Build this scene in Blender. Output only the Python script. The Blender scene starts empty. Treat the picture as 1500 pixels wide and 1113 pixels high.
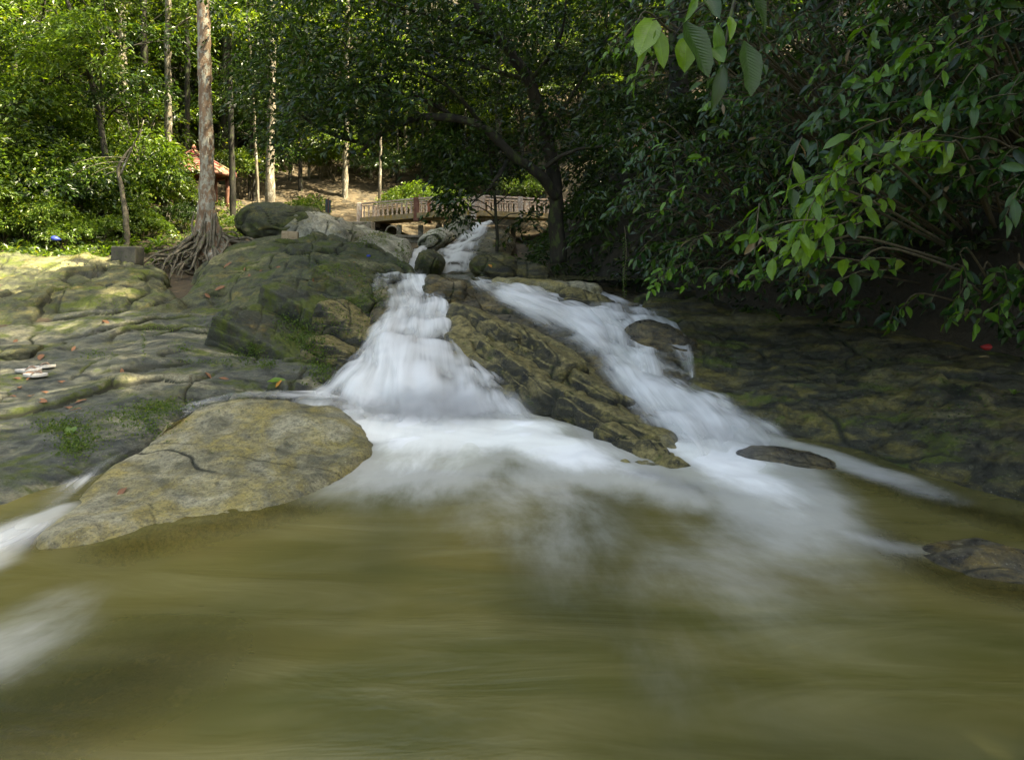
import bpy, math, random
import numpy as np
from mathutils import Vector, Matrix, Euler

# ------------------------------------------------------------------ camera, sky, sun, exposure
SC = bpy.context.scene
COL = SC.collection
F, CX, H = 950.0, 750.0, 378.0           # focal length in photo pixels, centre column, horizon row

cam_d = bpy.data.cameras.new("camera")
cam = bpy.data.objects.new("camera", cam_d); COL.objects.link(cam)
cam.location = (0, 0, 0); cam.rotation_euler = (math.radians(90), 0, 0)
cam_d.sensor_width = 36.0; cam_d.lens = 36.0 * F / 1500.0
cam_d.shift_y = -(556.5 - H) / 1500.0
cam_d.clip_start = 0.05; cam_d.clip_end = 500
SC.camera = cam

SUN_DIR = Vector((0.46, -0.10, 0.88)).normalized()      # towards the sun
SUN_EL = math.asin(SUN_DIR.z); SUN_AZ = math.atan2(SUN_DIR.x, SUN_DIR.y)
w = bpy.data.worlds.new("World"); SC.world = w; w.use_nodes = True
nt = w.node_tree; nt.nodes.clear()
sky = nt.nodes.new("ShaderNodeTexSky"); sky.sky_type = 'NISHITA'; sky.sun_disc = False
sky.sun_elevation = SUN_EL; sky.sun_rotation = SUN_AZ; sky.air_density = 1.0; sky.dust_density = 4.0
bg = nt.nodes.new("ShaderNodeBackground"); bg.inputs[1].default_value = 0.105
wo = nt.nodes.new("ShaderNodeOutputWorld")
nt.links.new(sky.outputs[0], bg.inputs[0]); nt.links.new(bg.outputs[0], wo.inputs[0])
sl = bpy.data.lights.new("sun", 'SUN'); sl.energy = 5.0; sl.angle = math.radians(0.53); sl.color = (1.0, 0.93, 0.80)
sun = bpy.data.objects.new("sun", sl); COL.objects.link(sun)
sun.rotation_euler = (-SUN_DIR).to_track_quat('-Z', 'Y').to_euler()
SC.view_settings.view_transform = 'Standard'; SC.view_settings.look = 'None'
SC.view_settings.exposure = 2.75; SC.view_settings.gamma = 1.0
SC.view_settings.use_curve_mapping = False
SC.view_settings.use_white_balance = True; SC.view_settings.white_balance_temperature = 7900; SC.view_settings.white_balance_tint = 3
SC.render.engine = 'CYCLES'
SC.cycles.use_denoising = True
SC.cycles.max_bounces = 7; SC.cycles.diffuse_bounces = 4; SC.cycles.glossy_bounces = 3
SC.cycles.transmission_bounces = 4; SC.cycles.transparent_max_bounces = 16
SC.cycles.sample_clamp_indirect = 6.0
SC.cycles.caustics_reflective = False; SC.cycles.caustics_refractive = False

R = np.random.RandomState(11)
rnd = random.Random(5)
PI = math.pi

# ------------------------------------------------------------------ helpers
def P(px, py, Y):
    return ((px - CX) / F * Y, Y, -(py - H) / F * Y)

def tag(o, label=None, cat=None, group=None, kind=None):
    if label: o['label'] = label
    if cat: o['category'] = cat
    if group: o['group'] = group
    if kind: o['kind'] = kind
    return o

def empty(name, loc=(0, 0, 0), rz=0.0):
    o = bpy.data.objects.new(name, None); COL.objects.link(o)
    o.location = loc; o.rotation_euler = (0, 0, rz); o.empty_display_size = 0.1
    return o

def mesh_np(name, V, Fc, smooth=True, attrs=None, uv=None):
    """V (n,3) array, Fc (m,k) array of k-gons."""
    me = bpy.data.meshes.new(name)
    V = np.asarray(V, dtype=np.float32); Fc = np.asarray(Fc, dtype=np.int32)
    m, k = Fc.shape
    me.vertices.add(len(V)); me.vertices.foreach_set("co", V.ravel())
    me.loops.add(m * k); me.loops.foreach_set("vertex_index", Fc.ravel())
    me.polygons.add(m); me.polygons.foreach_set("loop_start", np.arange(0, m * k, k, dtype=np.int32))
    me.polygons.foreach_set("loop_total", np.full(m, k, dtype=np.int32))
    me.update(calc_edges=True)
    me.polygons.foreach_set("use_smooth", np.full(m, smooth, dtype=bool))
    if attrs:
        for an, av in attrs.items():
            a = me.attributes.new(an, 'FLOAT', 'POINT')
            a.data.foreach_set("value", np.asarray(av, dtype=np.float32).ravel())
    if uv is not None:
        ul = me.uv_layers.new(name="UVMap")
        ul.data.foreach_set("uv", np.asarray(uv, dtype=np.float32)[Fc.ravel()].ravel())
    return me

def link(name, me, mat, parent=None):
    o = bpy.data.objects.new(name, me); COL.objects.link(o)
    if mat is not None and len(me.materials) == 0: me.materials.append(mat)
    if parent is not None: o.parent = parent
    return o

def copy_tree(o, parent=None):
    c = o.copy(); COL.objects.link(c)
    if parent is not None: c.parent = parent
    for ch in o.children: copy_tree(ch, c)
    return c

# ---- noise
_perm = np.random.RandomState(3).permutation(256)
_perm = np.concatenate([_perm, _perm, _perm])
_g = np.random.RandomState(4).normal(size=(256, 3)); _g /= np.linalg.norm(_g, axis=1)[:, None]
def noise(p):
    p = np.asarray(p, dtype=np.float64)
    i = np.floor(p).astype(np.int64); f = p - i; i &= 255
    u = f * f * f * (f * (f * 6 - 15) + 10)
    out = 0
    for dx in (0, 1):
        for dy in (0, 1):
            for dz in (0, 1):
                h = _perm[_perm[_perm[(i[..., 0] + dx) & 255] + ((i[..., 1] + dy) & 255)] + ((i[..., 2] + dz) & 255)]
                g = _g[h & 255]
                d = (f[..., 0] - dx) * g[..., 0] + (f[..., 1] - dy) * g[..., 1] + (f[..., 2] - dz) * g[..., 2]
                wx = u[..., 0] if dx else 1 - u[..., 0]
                wy = u[..., 1] if dy else 1 - u[..., 1]
                wz = u[..., 2] if dz else 1 - u[..., 2]
                out = out + d * wx * wy * wz
    return out * 1.6
def fbm(p, octs=5, lac=2.03, gain=0.5):
    a, s, t = 1.0, 0.0, np.array(p, dtype=np.float64)
    for k in range(octs):
        s = s + a * noise(t + 17.3 * k); t = t * lac; a *= gain
    return s
def sst(a, b, x):
    t = np.clip((x - a) / (b - a), 0, 1); return t * t * (3 - 2 * t)

# ---- lofts
def catmull(A, n, axis):
    A = np.moveaxis(A, axis, 0); m = len(A)
    t = np.linspace(0, m - 1, n); i = np.minimum(t.astype(int), m - 2); f = t - i
    f = f.reshape((-1,) + (1,) * (A.ndim - 1))
    p0 = A[np.maximum(i - 1, 0)]; p1 = A[i]; p2 = A[i + 1]; p3 = A[np.minimum(i + 2, m - 1)]
    r = 0.5 * ((2 * p1) + (-p0 + p2) * f + (2 * p0 - 5 * p1 + 4 * p2 - p3) * f ** 2 + (-p0 + 3 * p1 - 3 * p2 + p3) * f ** 3)
    return np.moveaxis(r, 0, axis)

def grid_faces(nr, nc):
    a = np.arange(nr * nc).reshape(nr, nc)
    return np.stack([a[:-1, :-1].ravel(), a[:-1, 1:].ravel(), a[1:, 1:].ravel(), a[1:, :-1].ravel()], 1)

def grid_normals(G):
    du = np.gradient(G, axis=1); dv = np.gradient(G, axis=0)
    n = np.cross(du, dv); l = np.linalg.norm(n, axis=-1, keepdims=True); l[l == 0] = 1
    n = n / l
    return n

def ctrl(rows, skirts=None):
    """rows of (px,py,Y) from near to far; skirts = dict front/back/left/right -> (dx,dy,dz)"""
    A = np.array([[P(*c) for c in r] for r in rows], dtype=float)
    sk = skirts or {}
    if 'front' in sk: A = np.concatenate([A[:1] + np.array(sk['front']), A], 0)
    if 'back' in sk: A = np.concatenate([A, A[-1:] + np.array(sk['back'])], 0)
    if 'left' in sk: A = np.concatenate([A[:, :1] + np.array(sk['left']), A], 1)
    if 'right' in sk: A = np.concatenate([A, A[:, -1:] + np.array(sk['right'])], 1)
    return A

def joints(p, direction, freq, wob, w, keep, seed):
    """a family of roughly parallel fractures, each one broken off here and there"""
    n = np.array(direction, float); n /= np.linalg.norm(n)
    q = (p @ n) * freq + wob * fbm(p * .8 + seed, 3) + .05 * noise(p * 5 + seed)
    k = np.floor(q); f = np.abs(q - k - .5)
    jit = np.modf(np.abs(np.sin(k * 12.9898 + seed) * 43758.5453))[0]
    present = sst(keep - .12, keep + .12, noise(p * .75 + (k * 3.1)[..., None] + seed) * .5 + .5) * (jit > .25)
    ww = w * (.6 + .8 * jit)
    return np.exp(-(f / ww) ** 2) * present

def rock_disp(G, N, seed, lump=0.06, lump_f=1.1, terr=0.0, terr_f=1.0, terr_k=3.0, terr_dir=(0.2, 0.5, 1.0),
              crack=0.05, crack_f=0.8, crack_w=0.035, fine=0.012, stretch=(1, 1, 1), jdir=((.25, 1.0, .5), (1.0, .35, -.3)), rough=1.0, jkeep=.60):
    """returns displacement along normals and crack mask"""
    p = G * np.array(stretch) + seed * 7.77
    d = lump * fbm(p * lump_f, 4)
    mask = np.zeros(G.shape[:2])
    if terr > 0:
        td = np.array(terr_dir, float); td /= np.linalg.norm(td)
        s = (G @ td) * terr_f * terr_k + 1.1 * fbm(p * 0.7 + 9, 3) + .035 * fbm(p * 3 + 3, 2)
        fr = s - np.floor(s)
        saw = fr - sst(0.82, 1.0, fr)            # rises slowly, drops sharply: overlapping beds of stone
        amp = sst(-0.35, 0.3, noise(p * 0.6 + 60))
        d = d + terr * saw * amp
        mask = np.maximum(mask, sst(0.86, 0.97, fr) * amp)
    wfac = crack_w / .025
    for k, dr in enumerate(jdir):
        for fq, wd, dp in ((1.1, .030, 1.0), (2.7, .045, .5)):
            cut = joints(p, dr, fq * crack_f * 1.6, .45, wd * wfac, jkeep, 5.3 * k + fq)
            d = d - crack * dp * cut; mask = np.maximum(mask, cut * (.6 + .4 * dp))
    ridg = 1 - np.abs(fbm(p * 2.3 + 40, 4))
    d = d + rough * (.022 * (ridg ** 2 - .6) * sst(-.3, .4, noise(p * .9 + 12))) + fine * .9 * fbm(p * 11.0, 3) + fine * 1.4 * fbm(p * 4.2 + 4, 3)
    return d, mask

def loft_rock(name, rows, nu, nv, mat, label, seed, skirts=None, cat='rock', group=None, kind=None, **kw):
    A = ctrl(rows, skirts)
    G = catmull(catmull(A, nv, 0), nu, 1)
    N = grid_normals(G)
    d, m = rock_disp(G, N, seed, **kw)
    G = G + N * d[..., None]
    org = G.reshape(-1, 3).mean(0)
    me = mesh_np(name, G.reshape(-1, 3) - org, grid_faces(nv, nu), attrs={'crack': m})
    o = link(name, me, mat); o.location = org
    tag(o, label, cat if not kind else None, group, kind)
    return o, G

def boulder(name, c, dims, mat, label, seed, rot=(0, 0, 0), n=70, block=2.4, cat='rock', group=None, **kw):
    """closed rounded stone: superellipsoid worn by noise"""
    us = np.linspace(0, 2 * PI, 2 * n, endpoint=False); vs = np.linspace(-PI / 2, PI / 2, n)
    U, Vv = np.meshgrid(us, vs)
    D = np.stack([np.cos(Vv) * np.cos(U), np.cos(Vv) * np.sin(U), np.sin(Vv)], -1)
    r = (np.abs(D) ** block).sum(-1) ** (-1.0 / block)
    Q = D * r[..., None] * (np.array(dims) / 2)
    M = np.array(Euler(rot).to_matrix())
    Q = Q @ M.T
    Nn = D / (np.array(dims) / 2); Nn /= np.linalg.norm(Nn, axis=-1, keepdims=True); Nn = Nn @ M.T
    d, m = rock_disp(Q + np.array(c), Nn, seed, **kw)
    fade = np.cos(Vv) ** 0.15
    Q = Q + Nn * (d * np.where(np.cos(Vv) < 1e-3, 0, 1))[..., None]
    a = np.arange(n * 2 * n).reshape(n, 2 * n); b = np.roll(a, -1, 1)
    Fc = np.stack([a[:-1].ravel(), b[:-1].ravel(), b[1:].ravel(), a[1:].ravel()], 1)
    me = mesh_np(name, Q.reshape(-1, 3), Fc, attrs={'crack': m})
    o = link(name, me, mat); o.location = c
    return tag(o, label, cat, group)

# ---- tubes
def tube_arrays(pts, rad, seg=8, wob=0.0, seed=0, flute=0.0):
    pts = np.array(pts, float); n = len(pts); rad = np.array(rad, float)
    T = np.gradient(pts, axis=0); T /= np.linalg.norm(T, axis=1)[:, None] + 1e-9
    up = np.array([0, 0, 1.0]) if abs(T[0][2]) < 0.9 else np.array([1.0, 0, 0])
    V = []; 
    a = np.cross(up, T[0]); a /= np.linalg.norm(a)
    for i in range(n):
        a = a - T[i] * (a @ T[i]); a /= np.linalg.norm(a) + 1e-9
        b = np.cross(T[i], a)
        th = np.arange(seg) * 2 * PI / seg
        r = rad[i] * (1 + flute * np.cos(5 * th + 1.3))
        ring = pts[i] + (np.cos(th) * r)[:, None] * a + (np.sin(th) * r)[:, None] * b
        V.append(ring)
    V = np.array(V).reshape(-1, 3)
    if wob: V = V + wob * np.stack([noise(V * 3 + seed), noise(V * 3 + seed + 9), noise(V * 3 + seed + 19)], -1)
    k = np.arange(n * seg).reshape(n, seg); k2 = np.roll(k, -1, 1)
    Fc = np.stack([k[:-1].ravel(), k2[:-1].ravel(), k2[1:].ravel(), k[1:].ravel()], 1)
    # caps as a centre vertex fan written as quads (degenerate-free): add cap centres
    c0 = len(V); V = np.concatenate([V, pts[:1], pts[-1:]])
    caps = []
    for j in range(0, seg, 2):
        caps.append([c0, k[0, (j + 2) % seg], k[0, (j + 1) % seg], k[0, j]])
        caps.append([c0 + 1, k[-1, j], k[-1, (j + 1) % seg], k[-1, (j + 2) % seg]])
    return V, np.concatenate([Fc, np.array(caps)])

def spline(pts, n):
    return catmull(np.array(pts, float), n, 0)

def join_arrays(lst):
    Vs, Fs, o = [], [], 0
    for V, Fc in lst:
        Vs.append(V); Fs.append(Fc + o); o += len(V)
    return np.concatenate(Vs), np.concatenate(Fs)

def tube(name, pts, rad, mat, parent=None, seg=8, n=12, **kw):
    p = spline(pts, n); r = np.interp(np.linspace(0, 1, n), np.linspace(0, 1, len(rad)), rad)
    V, Fc = tube_arrays(p, r, seg, **kw)
    return link(name, mesh_np(name, V, Fc), mat, parent)

def box_arrays(c, s, M=None, bev=0.0):
    hx, hy, hz = s[0] / 2, s[1] / 2, s[2] / 2
    V = np.array([[x, y, z] for x in (-hx, hx) for y in (-hy, hy) for z in (-hz, hz)])
    if M is not None: V = V @ np.array(M).T
    V = V + np.array(c)
    Fc = np.array([[0, 1, 3, 2], [4, 6, 7, 5], [0, 4, 5, 1], [2, 3, 7, 6], [0, 2, 6, 4], [1, 5, 7, 3]])
    return V, Fc

def box(name, c, s, mat, parent=None, M=None, bevel=0.0):
    V, Fc = box_arrays(c, s, M)
    o = link(name, mesh_np(name, V, Fc, smooth=False), mat, parent)
    if bevel:
        b = o.modifiers.new('bevel', 'BEVEL'); b.width = bevel; b.segments = 2
    return o

def lathe_mesh(name, prof, seg=10):
    """prof list of (r,z)"""
    V, th = [], np.arange(seg) * 2 * PI / seg
    for r, z in prof: V.append(np.stack([np.cos(th) * r, np.sin(th) * r, np.full(seg, z)], 1))
    V = np.concatenate(V); k = np.arange(len(prof) * seg).reshape(-1, seg); k2 = np.roll(k, -1, 1)
    Fc = np.stack([k[:-1].ravel(), k2[:-1].ravel(), k2[1:].ravel(), k[1:].ravel()], 1)
    return mesh_np(name, V, Fc)

# ---- leaves
def norm(v): return v / (np.linalg.norm(v, axis=-1, keepdims=True) + 1e-9)
def leaf_batch(pos, axis, up, L, Wd, fold=0.25):
    """rhombic folded leaves: n*4 verts, n*2 tris (as (2n,3))"""
    axis = norm(axis); side = norm(np.cross(axis, up)); nn = np.cross(side, axis)
    L = L[:, None]; Wd = Wd[:, None]
    b = pos; t = pos + axis * L - nn * L * 0.12
    m = pos + axis * L * 0.45
    l = m + side * Wd * 0.5 + nn * Wd * fold; r = m - side * Wd * 0.5 + nn * Wd * fold
    V = np.stack([b, l, t, r], 1).reshape(-1, 3)
    k = np.arange(len(pos)) * 4
    Fc = np.stack([np.stack([k, k + 1, k + 2], 1), np.stack([k, k + 2, k + 3], 1)], 1).reshape(-1, 3)
    return V, Fc

def leaf_fine(pos, axis, up, L, Wd, droop=0.25, fold=0.18):
    """pointed oval leaves, 8 verts, 8 tris each"""
    axis = norm(axis); side = norm(np.cross(axis, up)); nn = np.cross(side, axis)
    L = L[:, None]; Wd = Wd[:, None]
    def mid(t): return pos + axis * L * t - nn * L * droop * t * t
    b = mid(0.0); t = mid(1.0); m1 = mid(0.33); m2 = mid(0.7)
    l1 = m1 + side * Wd * .5 + nn * Wd * fold; r1 = m1 - side * Wd * .5 + nn * Wd * fold
    l2 = m2 + side * Wd * .36 + nn * Wd * fold * .7; r2 = m2 - side * Wd * .36 + nn * Wd * fold * .7
    V = np.stack([b, t, m1, m2, l1, r1, l2, r2], 1).reshape(-1, 3)
    k = np.arange(len(pos)) * 8
    tri = [(0, 4, 2), (0, 2, 5), (2, 4, 6), (2, 6, 3), (2, 3, 7), (2, 7, 5), (3, 6, 1), (3, 1, 7)]
    Fc = np.stack([np.stack([k + a, k + b_, k + c], 1) for a, b_, c in tri], 1).reshape(-1, 3)
    return V, Fc

def sprays(rs, centers, outs, per, srad, L, aspect=0.42, droop=0.35, upj=0.45, fine=False):
    """flattish drooping clusters of leaves around every spray centre"""
    n = len(centers); per = int(per)
    c = np.repeat(centers, per, 0); o = np.repeat(outs, per, 0); N_ = len(c)
    th = rs.uniform(0, 2 * PI, N_); rr = np.sqrt(rs.uniform(0, 1, N_)) * srad * np.repeat(rs.uniform(.6, 1.35, n), per)
    # spray plane: tilted with the outward direction
    upv = np.array([0, 0, 1.0]); nrm = norm(upv * 1.0 + o * 0.55 + np.repeat(rs.normal(0, .22, (n, 3)), per, 0))
    a = norm(np.cross(nrm, np.array([0.31, 0.9, 0.1]))); b = np.cross(nrm, a)
    off = a * (np.cos(th) * rr)[:, None] + b * (np.sin(th) * rr)[:, None]
    pos = c + off + nrm * rs.normal(0, srad * .10, N_)[:, None] - upv * (droop * rr * rr / srad)[:, None]
    ax = norm(off / (rr[:, None] + 1e-6) * 0.8 + o * 0.5 + rs.normal(0, .35, (N_, 3)) - upv * 0.35)
    up = norm(nrm + rs.normal(0, upj, (N_, 3)))
    Ls = L * rs.uniform(.65, 1.3, N_)
    f = leaf_fine if fine else leaf_batch
    return f(pos, ax, up, Ls, Ls * aspect * rs.uniform(.8, 1.2, N_))

def blob_centers(rs, blobs, n, inner=0.45):
    wts = np.array([b[1][0] * b[1][1] * b[1][2] for b in blobs]) ** 0.67; wts /= wts.sum()
    ids = rs.choice(len(blobs), n, p=wts)
    d = norm(rs.normal(size=(n, 3))); d[:, 2] = np.where(d[:, 2] < -0.35, -d[:, 2] * .5, d[:, 2]); d = norm(d)
    rr = inner + (1 - inner) * rs.uniform(0, 1, n) ** 0.6
    C = np.array([blobs[i][0] for i in ids]); Rd = np.array([blobs[i][1] for i in ids])
    return C + d * Rd * rr[:, None], norm(d * np.array([1, 1, .6]))

# ------------------------------------------------------------------ materials
def new_mat(name):
    m = bpy.data.materials.new(name); m.use_nodes = True
    n = m.node_tree.nodes; n.clear()
    out = n.new("ShaderNodeOutputMaterial")
    return m, m.node_tree, out
def nd(nt, t, **kw):
    x = nt.nodes.new(t)
    for k, v in kw.items():
        if k.startswith('i_'):
            x.inputs[k[2:].replace('_', ' ')].default_value = v
        else: setattr(x, k, v)
    return x
def ramp(nt, fac, stops, interp='LINEAR'):
    r = nt.nodes.new("ShaderNodeValToRGB"); r.color_ramp.interpolation = interp
    e = r.color_ramp.elements
    while len(e) < len(stops): e.new(0.5)
    for el, (p, c) in zip(e, stops):
        el.position = p; el.color = (c, c, c, 1) if isinstance(c, (int, float)) else (c[0], c[1], c[2], 1)
    nt.links.new(fac, r.inputs[0]); return r.outputs[0]
def mixc(nt, fac, a, b, mode='MIX'):
    m = nt.nodes.new("ShaderNodeMix"); m.data_type = 'RGBA'; m.blend_type = mode
    for s, v in ((m.inputs[0], fac), (m.inputs[6], a), (m.inputs[7], b)):
        if hasattr(v, 'node'): nt.links.new(v, s)
        elif isinstance(v, (int, float)): s.default_value = v
        else: s.default_value = (v[0], v[1], v[2], 1)
    return m.outputs[2]
def mth(nt, op, a, b=None, clamp=False):
    m = nt.nodes.new("ShaderNodeMath"); m.operation = op; m.use_clamp = clamp
    for s, v in ((m.inputs[0], a), (m.inputs[1], b)):
        if v is None: continue
        if hasattr(v, 'node'): nt.links.new(v, s)
        else: s.default_value = v
    return m.outputs[0]
def tex_noise(nt, vec, scale, detail=6, rough=0.6, dist=0.0):
    t = nd(nt, "ShaderNodeTexNoise"); t.inputs['Scale'].default_value = scale
    t.inputs['Detail'].default_value = detail; t.inputs['Roughness'].default_value = rough
    t.inputs['Distortion'].default_value = dist
    nt.links.new(vec, t.inputs['Vector']); return t.outputs[0]
def mapping(nt, vec, scale=(1, 1, 1), rot=(0, 0, 0), loc=(0, 0, 0)):
    m = nd(nt, "ShaderNodeMapping"); m.inputs['Scale'].default_value = scale
    m.inputs['Rotation'].default_value = rot; m.inputs['Location'].default_value = loc
    nt.links.new(vec, m.inputs['Vector']); return m.outputs[0]

def rock_mat(name, dark=(.05, .048, .042), mid=(.17, .16, .125), light=(.33, .31, .23), ochre=(.26, .21, .055), moss=(.055, .080, .008),
             ochre_amt=0.4, moss_amt=0.4, light_amt=0.5, rough=(.45, .85), streak=(1, 1, 1), srot=(0, 0, 0), bump=0.9, speck=0.5, top=0.0):
    m, nt, out = new_mat(name)
    geo = nd(nt, "ShaderNodeNewGeometry"); pos = geo.outputs['Position']
    sp = mapping(nt, pos, streak, srot)
    big = tex_noise(nt, sp, 1.1, 5, .6, .6)
    med = tex_noise(nt, sp, 4.5, 8, .68, .4)
    fin = tex_noise(nt, pos, 15, 8, .78)
    vfin = tex_noise(nt, pos, 52, 5, .75)
    base = mixc(nt, ramp(nt, med, [(.41, 0.0), (.56, 1.0)]), dark, mid)
    base = mixc(nt, ramp(nt, big, [(.64 - .25 * light_amt, 0.0), (.72 - .22 * light_amt, 1.0)]), base, light)
    oc = ramp(nt, tex_noise(nt, mapping(nt, sp, (1.3, 1.1, 1.6), (0, 0, 0), (3.1, 7.7, 1.2)), 2.1, 7, .66, .5), [(.66 - .3 * ochre_amt, 0.0), (.80 - .25 * ochre_amt, 1.0)])
    base = mixc(nt, mth(nt, 'MULTIPLY', oc, .85), base, ochre)
    base = mixc(nt, ramp(nt, fin, [(.38, 0.95), (.56, 0.0)]), base, mixc(nt, .75, base, dark))
    # mineral speckles
    vo = nd(nt, "ShaderNodeTexVoronoi"); vo.inputs['Scale'].default_value = 46; nt.links.new(pos, vo.inputs['Vector'])
    spk = mth(nt, 'MULTIPLY', ramp(nt, vo.outputs['Distance'], [(.12, 1.0), (.26, 0.0)]), ramp(nt, vfin, [(.5, 0.0), (.62, speck)]))
    base = mixc(nt, spk, base, (.5, .47, .38))
    dspk = ramp(nt, vfin, [(.40, speck), (.49, 0.0)])
    base = mixc(nt, dspk, base, mixc(nt, .7, base, (.02, .02, .018)))
    # moss: gathers on flatter faces, in joints and where damp
    nz = nd(nt, "ShaderNodeSeparateXYZ"); nt.links.new(geo.outputs['Normal'], nz.inputs[0])
    if top > 0:   # faces turned upward are mixed towards a lighter yellow
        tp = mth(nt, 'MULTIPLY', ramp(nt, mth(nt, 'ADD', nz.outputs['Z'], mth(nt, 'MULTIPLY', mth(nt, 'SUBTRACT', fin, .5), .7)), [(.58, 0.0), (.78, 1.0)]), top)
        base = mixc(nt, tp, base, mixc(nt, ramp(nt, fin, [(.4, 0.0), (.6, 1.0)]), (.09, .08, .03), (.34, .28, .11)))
    at = nd(nt, "ShaderNodeAttribute"); at.attribute_name = 'crack'
    mo = tex_noise(nt, mapping(nt, sp, (1, 1, 1), (0, 0, 0), (9.3, 2.2, 5.5)), 1.9, 9, .72, .3)
    mo = mth(nt, 'ADD', mo, mth(nt, 'MULTIPLY', at.outputs['Fac'], .16))
    mo = ramp(nt, mo, [(.70 - .3 * moss_amt, 0.0), (.76 - .27 * moss_amt, 1.0)])
    mosc = mixc(nt, ramp(nt, fin, [(.35, 0.0), (.65, 1.0)]), mixc(nt, .5, moss, (.02, .03, .006)), mixc(nt, .35, moss, (.16, .17, .02)))
    base = mixc(nt, mth(nt, 'MULTIPLY', mo, .88), base, mosc)
    base = mixc(nt, ramp(nt, at.outputs['Fac'], [(.15, 0.0), (.7, .92)]), base, (.014, .015, .008))  # joints: dark deposits, with crevice shade deepened in the colour
    b = nd(nt, "ShaderNodeBsdfPrincipled")
    nt.links.new(base, b.inputs['Base Color'])
    b.inputs['Specular IOR Level'].default_value = .4
    rg = nd(nt, "ShaderNodeMapRange"); nt.links.new(med, rg.inputs[0]); rg.inputs[1].default_value = .35; rg.inputs[2].default_value = .65
    rg.inputs[3].default_value = rough[0]; rg.inputs[4].default_value = rough[1]
    nt.links.new(mth(nt, 'MAXIMUM', rg.outputs[0], mth(nt, 'MULTIPLY', mo, .9)), b.inputs['Roughness'])
    hgt = mth(nt, 'ADD', mth(nt, 'MULTIPLY', med, .8), mth(nt, 'ADD', mth(nt, 'MULTIPLY', fin, .75), mth(nt, 'MULTIPLY', vfin, .30)))
    bp = nd(nt, "ShaderNodeBump"); bp.inputs['Strength'].default_value = bump; bp.inputs['Distance'].default_value = .05
    nt.links.new(hgt, bp.inputs['Height']); nt.links.new(bp.outputs[0], b.inputs['Normal'])
    nt.links.new(b.outputs[0], out.inputs[0])
    return m

def leaf_mat(name, c1, c2, c3, trans=0.35, rough=.42, tr_gain=1.7, spec=.5, veins=False):
    m, nt, out = new_mat(name)
    geo = nd(nt, "ShaderNodeNewGeometry")
    col = ramp(nt, geo.outputs['Random Per Island'], [(0, c1), (.55, c2), (.93, c3), (1.0, (c3[0] * 1.5, c3[1] * 1.05, c3[2]))])
    big = tex_noise(nt, geo.outputs['Position'], .35, 2, .5)
    col = mixc(nt, ramp(nt, big, [(.35, .45), (.65, 0.0)]), col, c1)
    b = nd(nt, "ShaderNodeBsdfPrincipled"); b.inputs['Roughness'].default_value = rough
    b.inputs['Specular IOR Level'].default_value = spec
    nt.links.new(col, b.inputs['Base Color'])
    t = nd(nt, "ShaderNodeBsdfTranslucent")
    tc = mixc(nt, 1.0, col, (tr_gain * 1.05, tr_gain * 1.0, tr_gain * .35), 'MULTIPLY'); nt.links.new(tc, t.inputs[0])
    mx = nd(nt, "ShaderNodeMixShader"); mx.inputs[0].default_value = trans
    nt.links.new(b.outputs[0], mx.inputs[1]); nt.links.new(t.outputs[0], mx.inputs[2])
    nt.links.new(mx.outputs[0], out.inputs[0])
    return m

def simple_mat(name, c1, c2, scale=6, rough=.8, bump=.3, dist=.02, stretch=(1, 1, 1), c3=None, c3_at=.62):
    m, nt, out = new_mat(name)
    tc = nd(nt, "ShaderNodeTexCoord"); pos = mapping(nt, tc.outputs['Object'], stretch)
    n1 = tex_noise(nt, pos, scale, 7, .65, .3); n2 = tex_noise(nt, pos, scale * 6, 5, .7)
    col = mixc(nt, ramp(nt, n1, [(.36, 0.0), (.64, 1.0)]), c1, c2)
    if c3:
        n3 = tex_noise(nt, mapping(nt, pos, (1, 1, 1), (0, 0, 0), (4, 9, 2)), scale * 1.6, 6, .7)
        col = mixc(nt, ramp(nt, n3, [(c3_at - .06, 0.0), (c3_at, 1.0)]), col, c3)
    col = mixc(nt, ramp(nt, n2, [(.35, .5), (.6, 0.0)]), col, mixc(nt, .6, col, (.01, .01, .01)))
    b = nd(nt, "ShaderNodeBsdfPrincipled"); b.inputs['Roughness'].default_value = rough
    nt.links.new(col, b.inputs['Base Color'])
    bp = nd(nt, "ShaderNodeBump"); bp.inputs['Strength'].default_value = bump; bp.inputs['Distance'].default_value = dist
    nt.links.new(mth(nt, 'ADD', n1, mth(nt, 'MULTIPLY', n2, .4)), bp.inputs['Height']); nt.links.new(bp.outputs[0], b.inputs['Normal'])
    nt.links.new(b.outputs[0], out.inputs[0])
    return m

M = {}
M['rock_left'] = rock_mat('grey_green_rock', dark=(.030, .033, .026), mid=(.115, .12, .09), light=(.29, .27, .17), ochre=(.17, .17, .045), ochre_amt=.42, moss_amt=.56, light_amt=.5, streak=(.8, 1.3, 1.6), srot=(0, .3, .5))
M['rock_moss'] = rock_mat('mossy_rock', dark=(.026, .029, .014), mid=(.10, .105, .045), light=(.25, .225, .10), ochre=(.21, .165, .028), ochre_amt=.4, moss_amt=.60, light_amt=.3, streak=(.8, 1.2, 1.6), srot=(0, .4, .3))
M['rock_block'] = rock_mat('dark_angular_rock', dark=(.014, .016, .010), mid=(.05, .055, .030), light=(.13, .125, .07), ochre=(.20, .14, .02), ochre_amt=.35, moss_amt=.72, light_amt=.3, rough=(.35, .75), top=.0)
M['rock_gold'] = rock_mat('yellow_algae_rock', dark=(.095, .09, .055), mid=(.29, .265, .155), light=(.43, .40, .27), ochre=(.36, .29, .075), ochre_amt=.75, moss_amt=.14, light_amt=.6, speck=.8, rough=(.4, .8))
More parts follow.
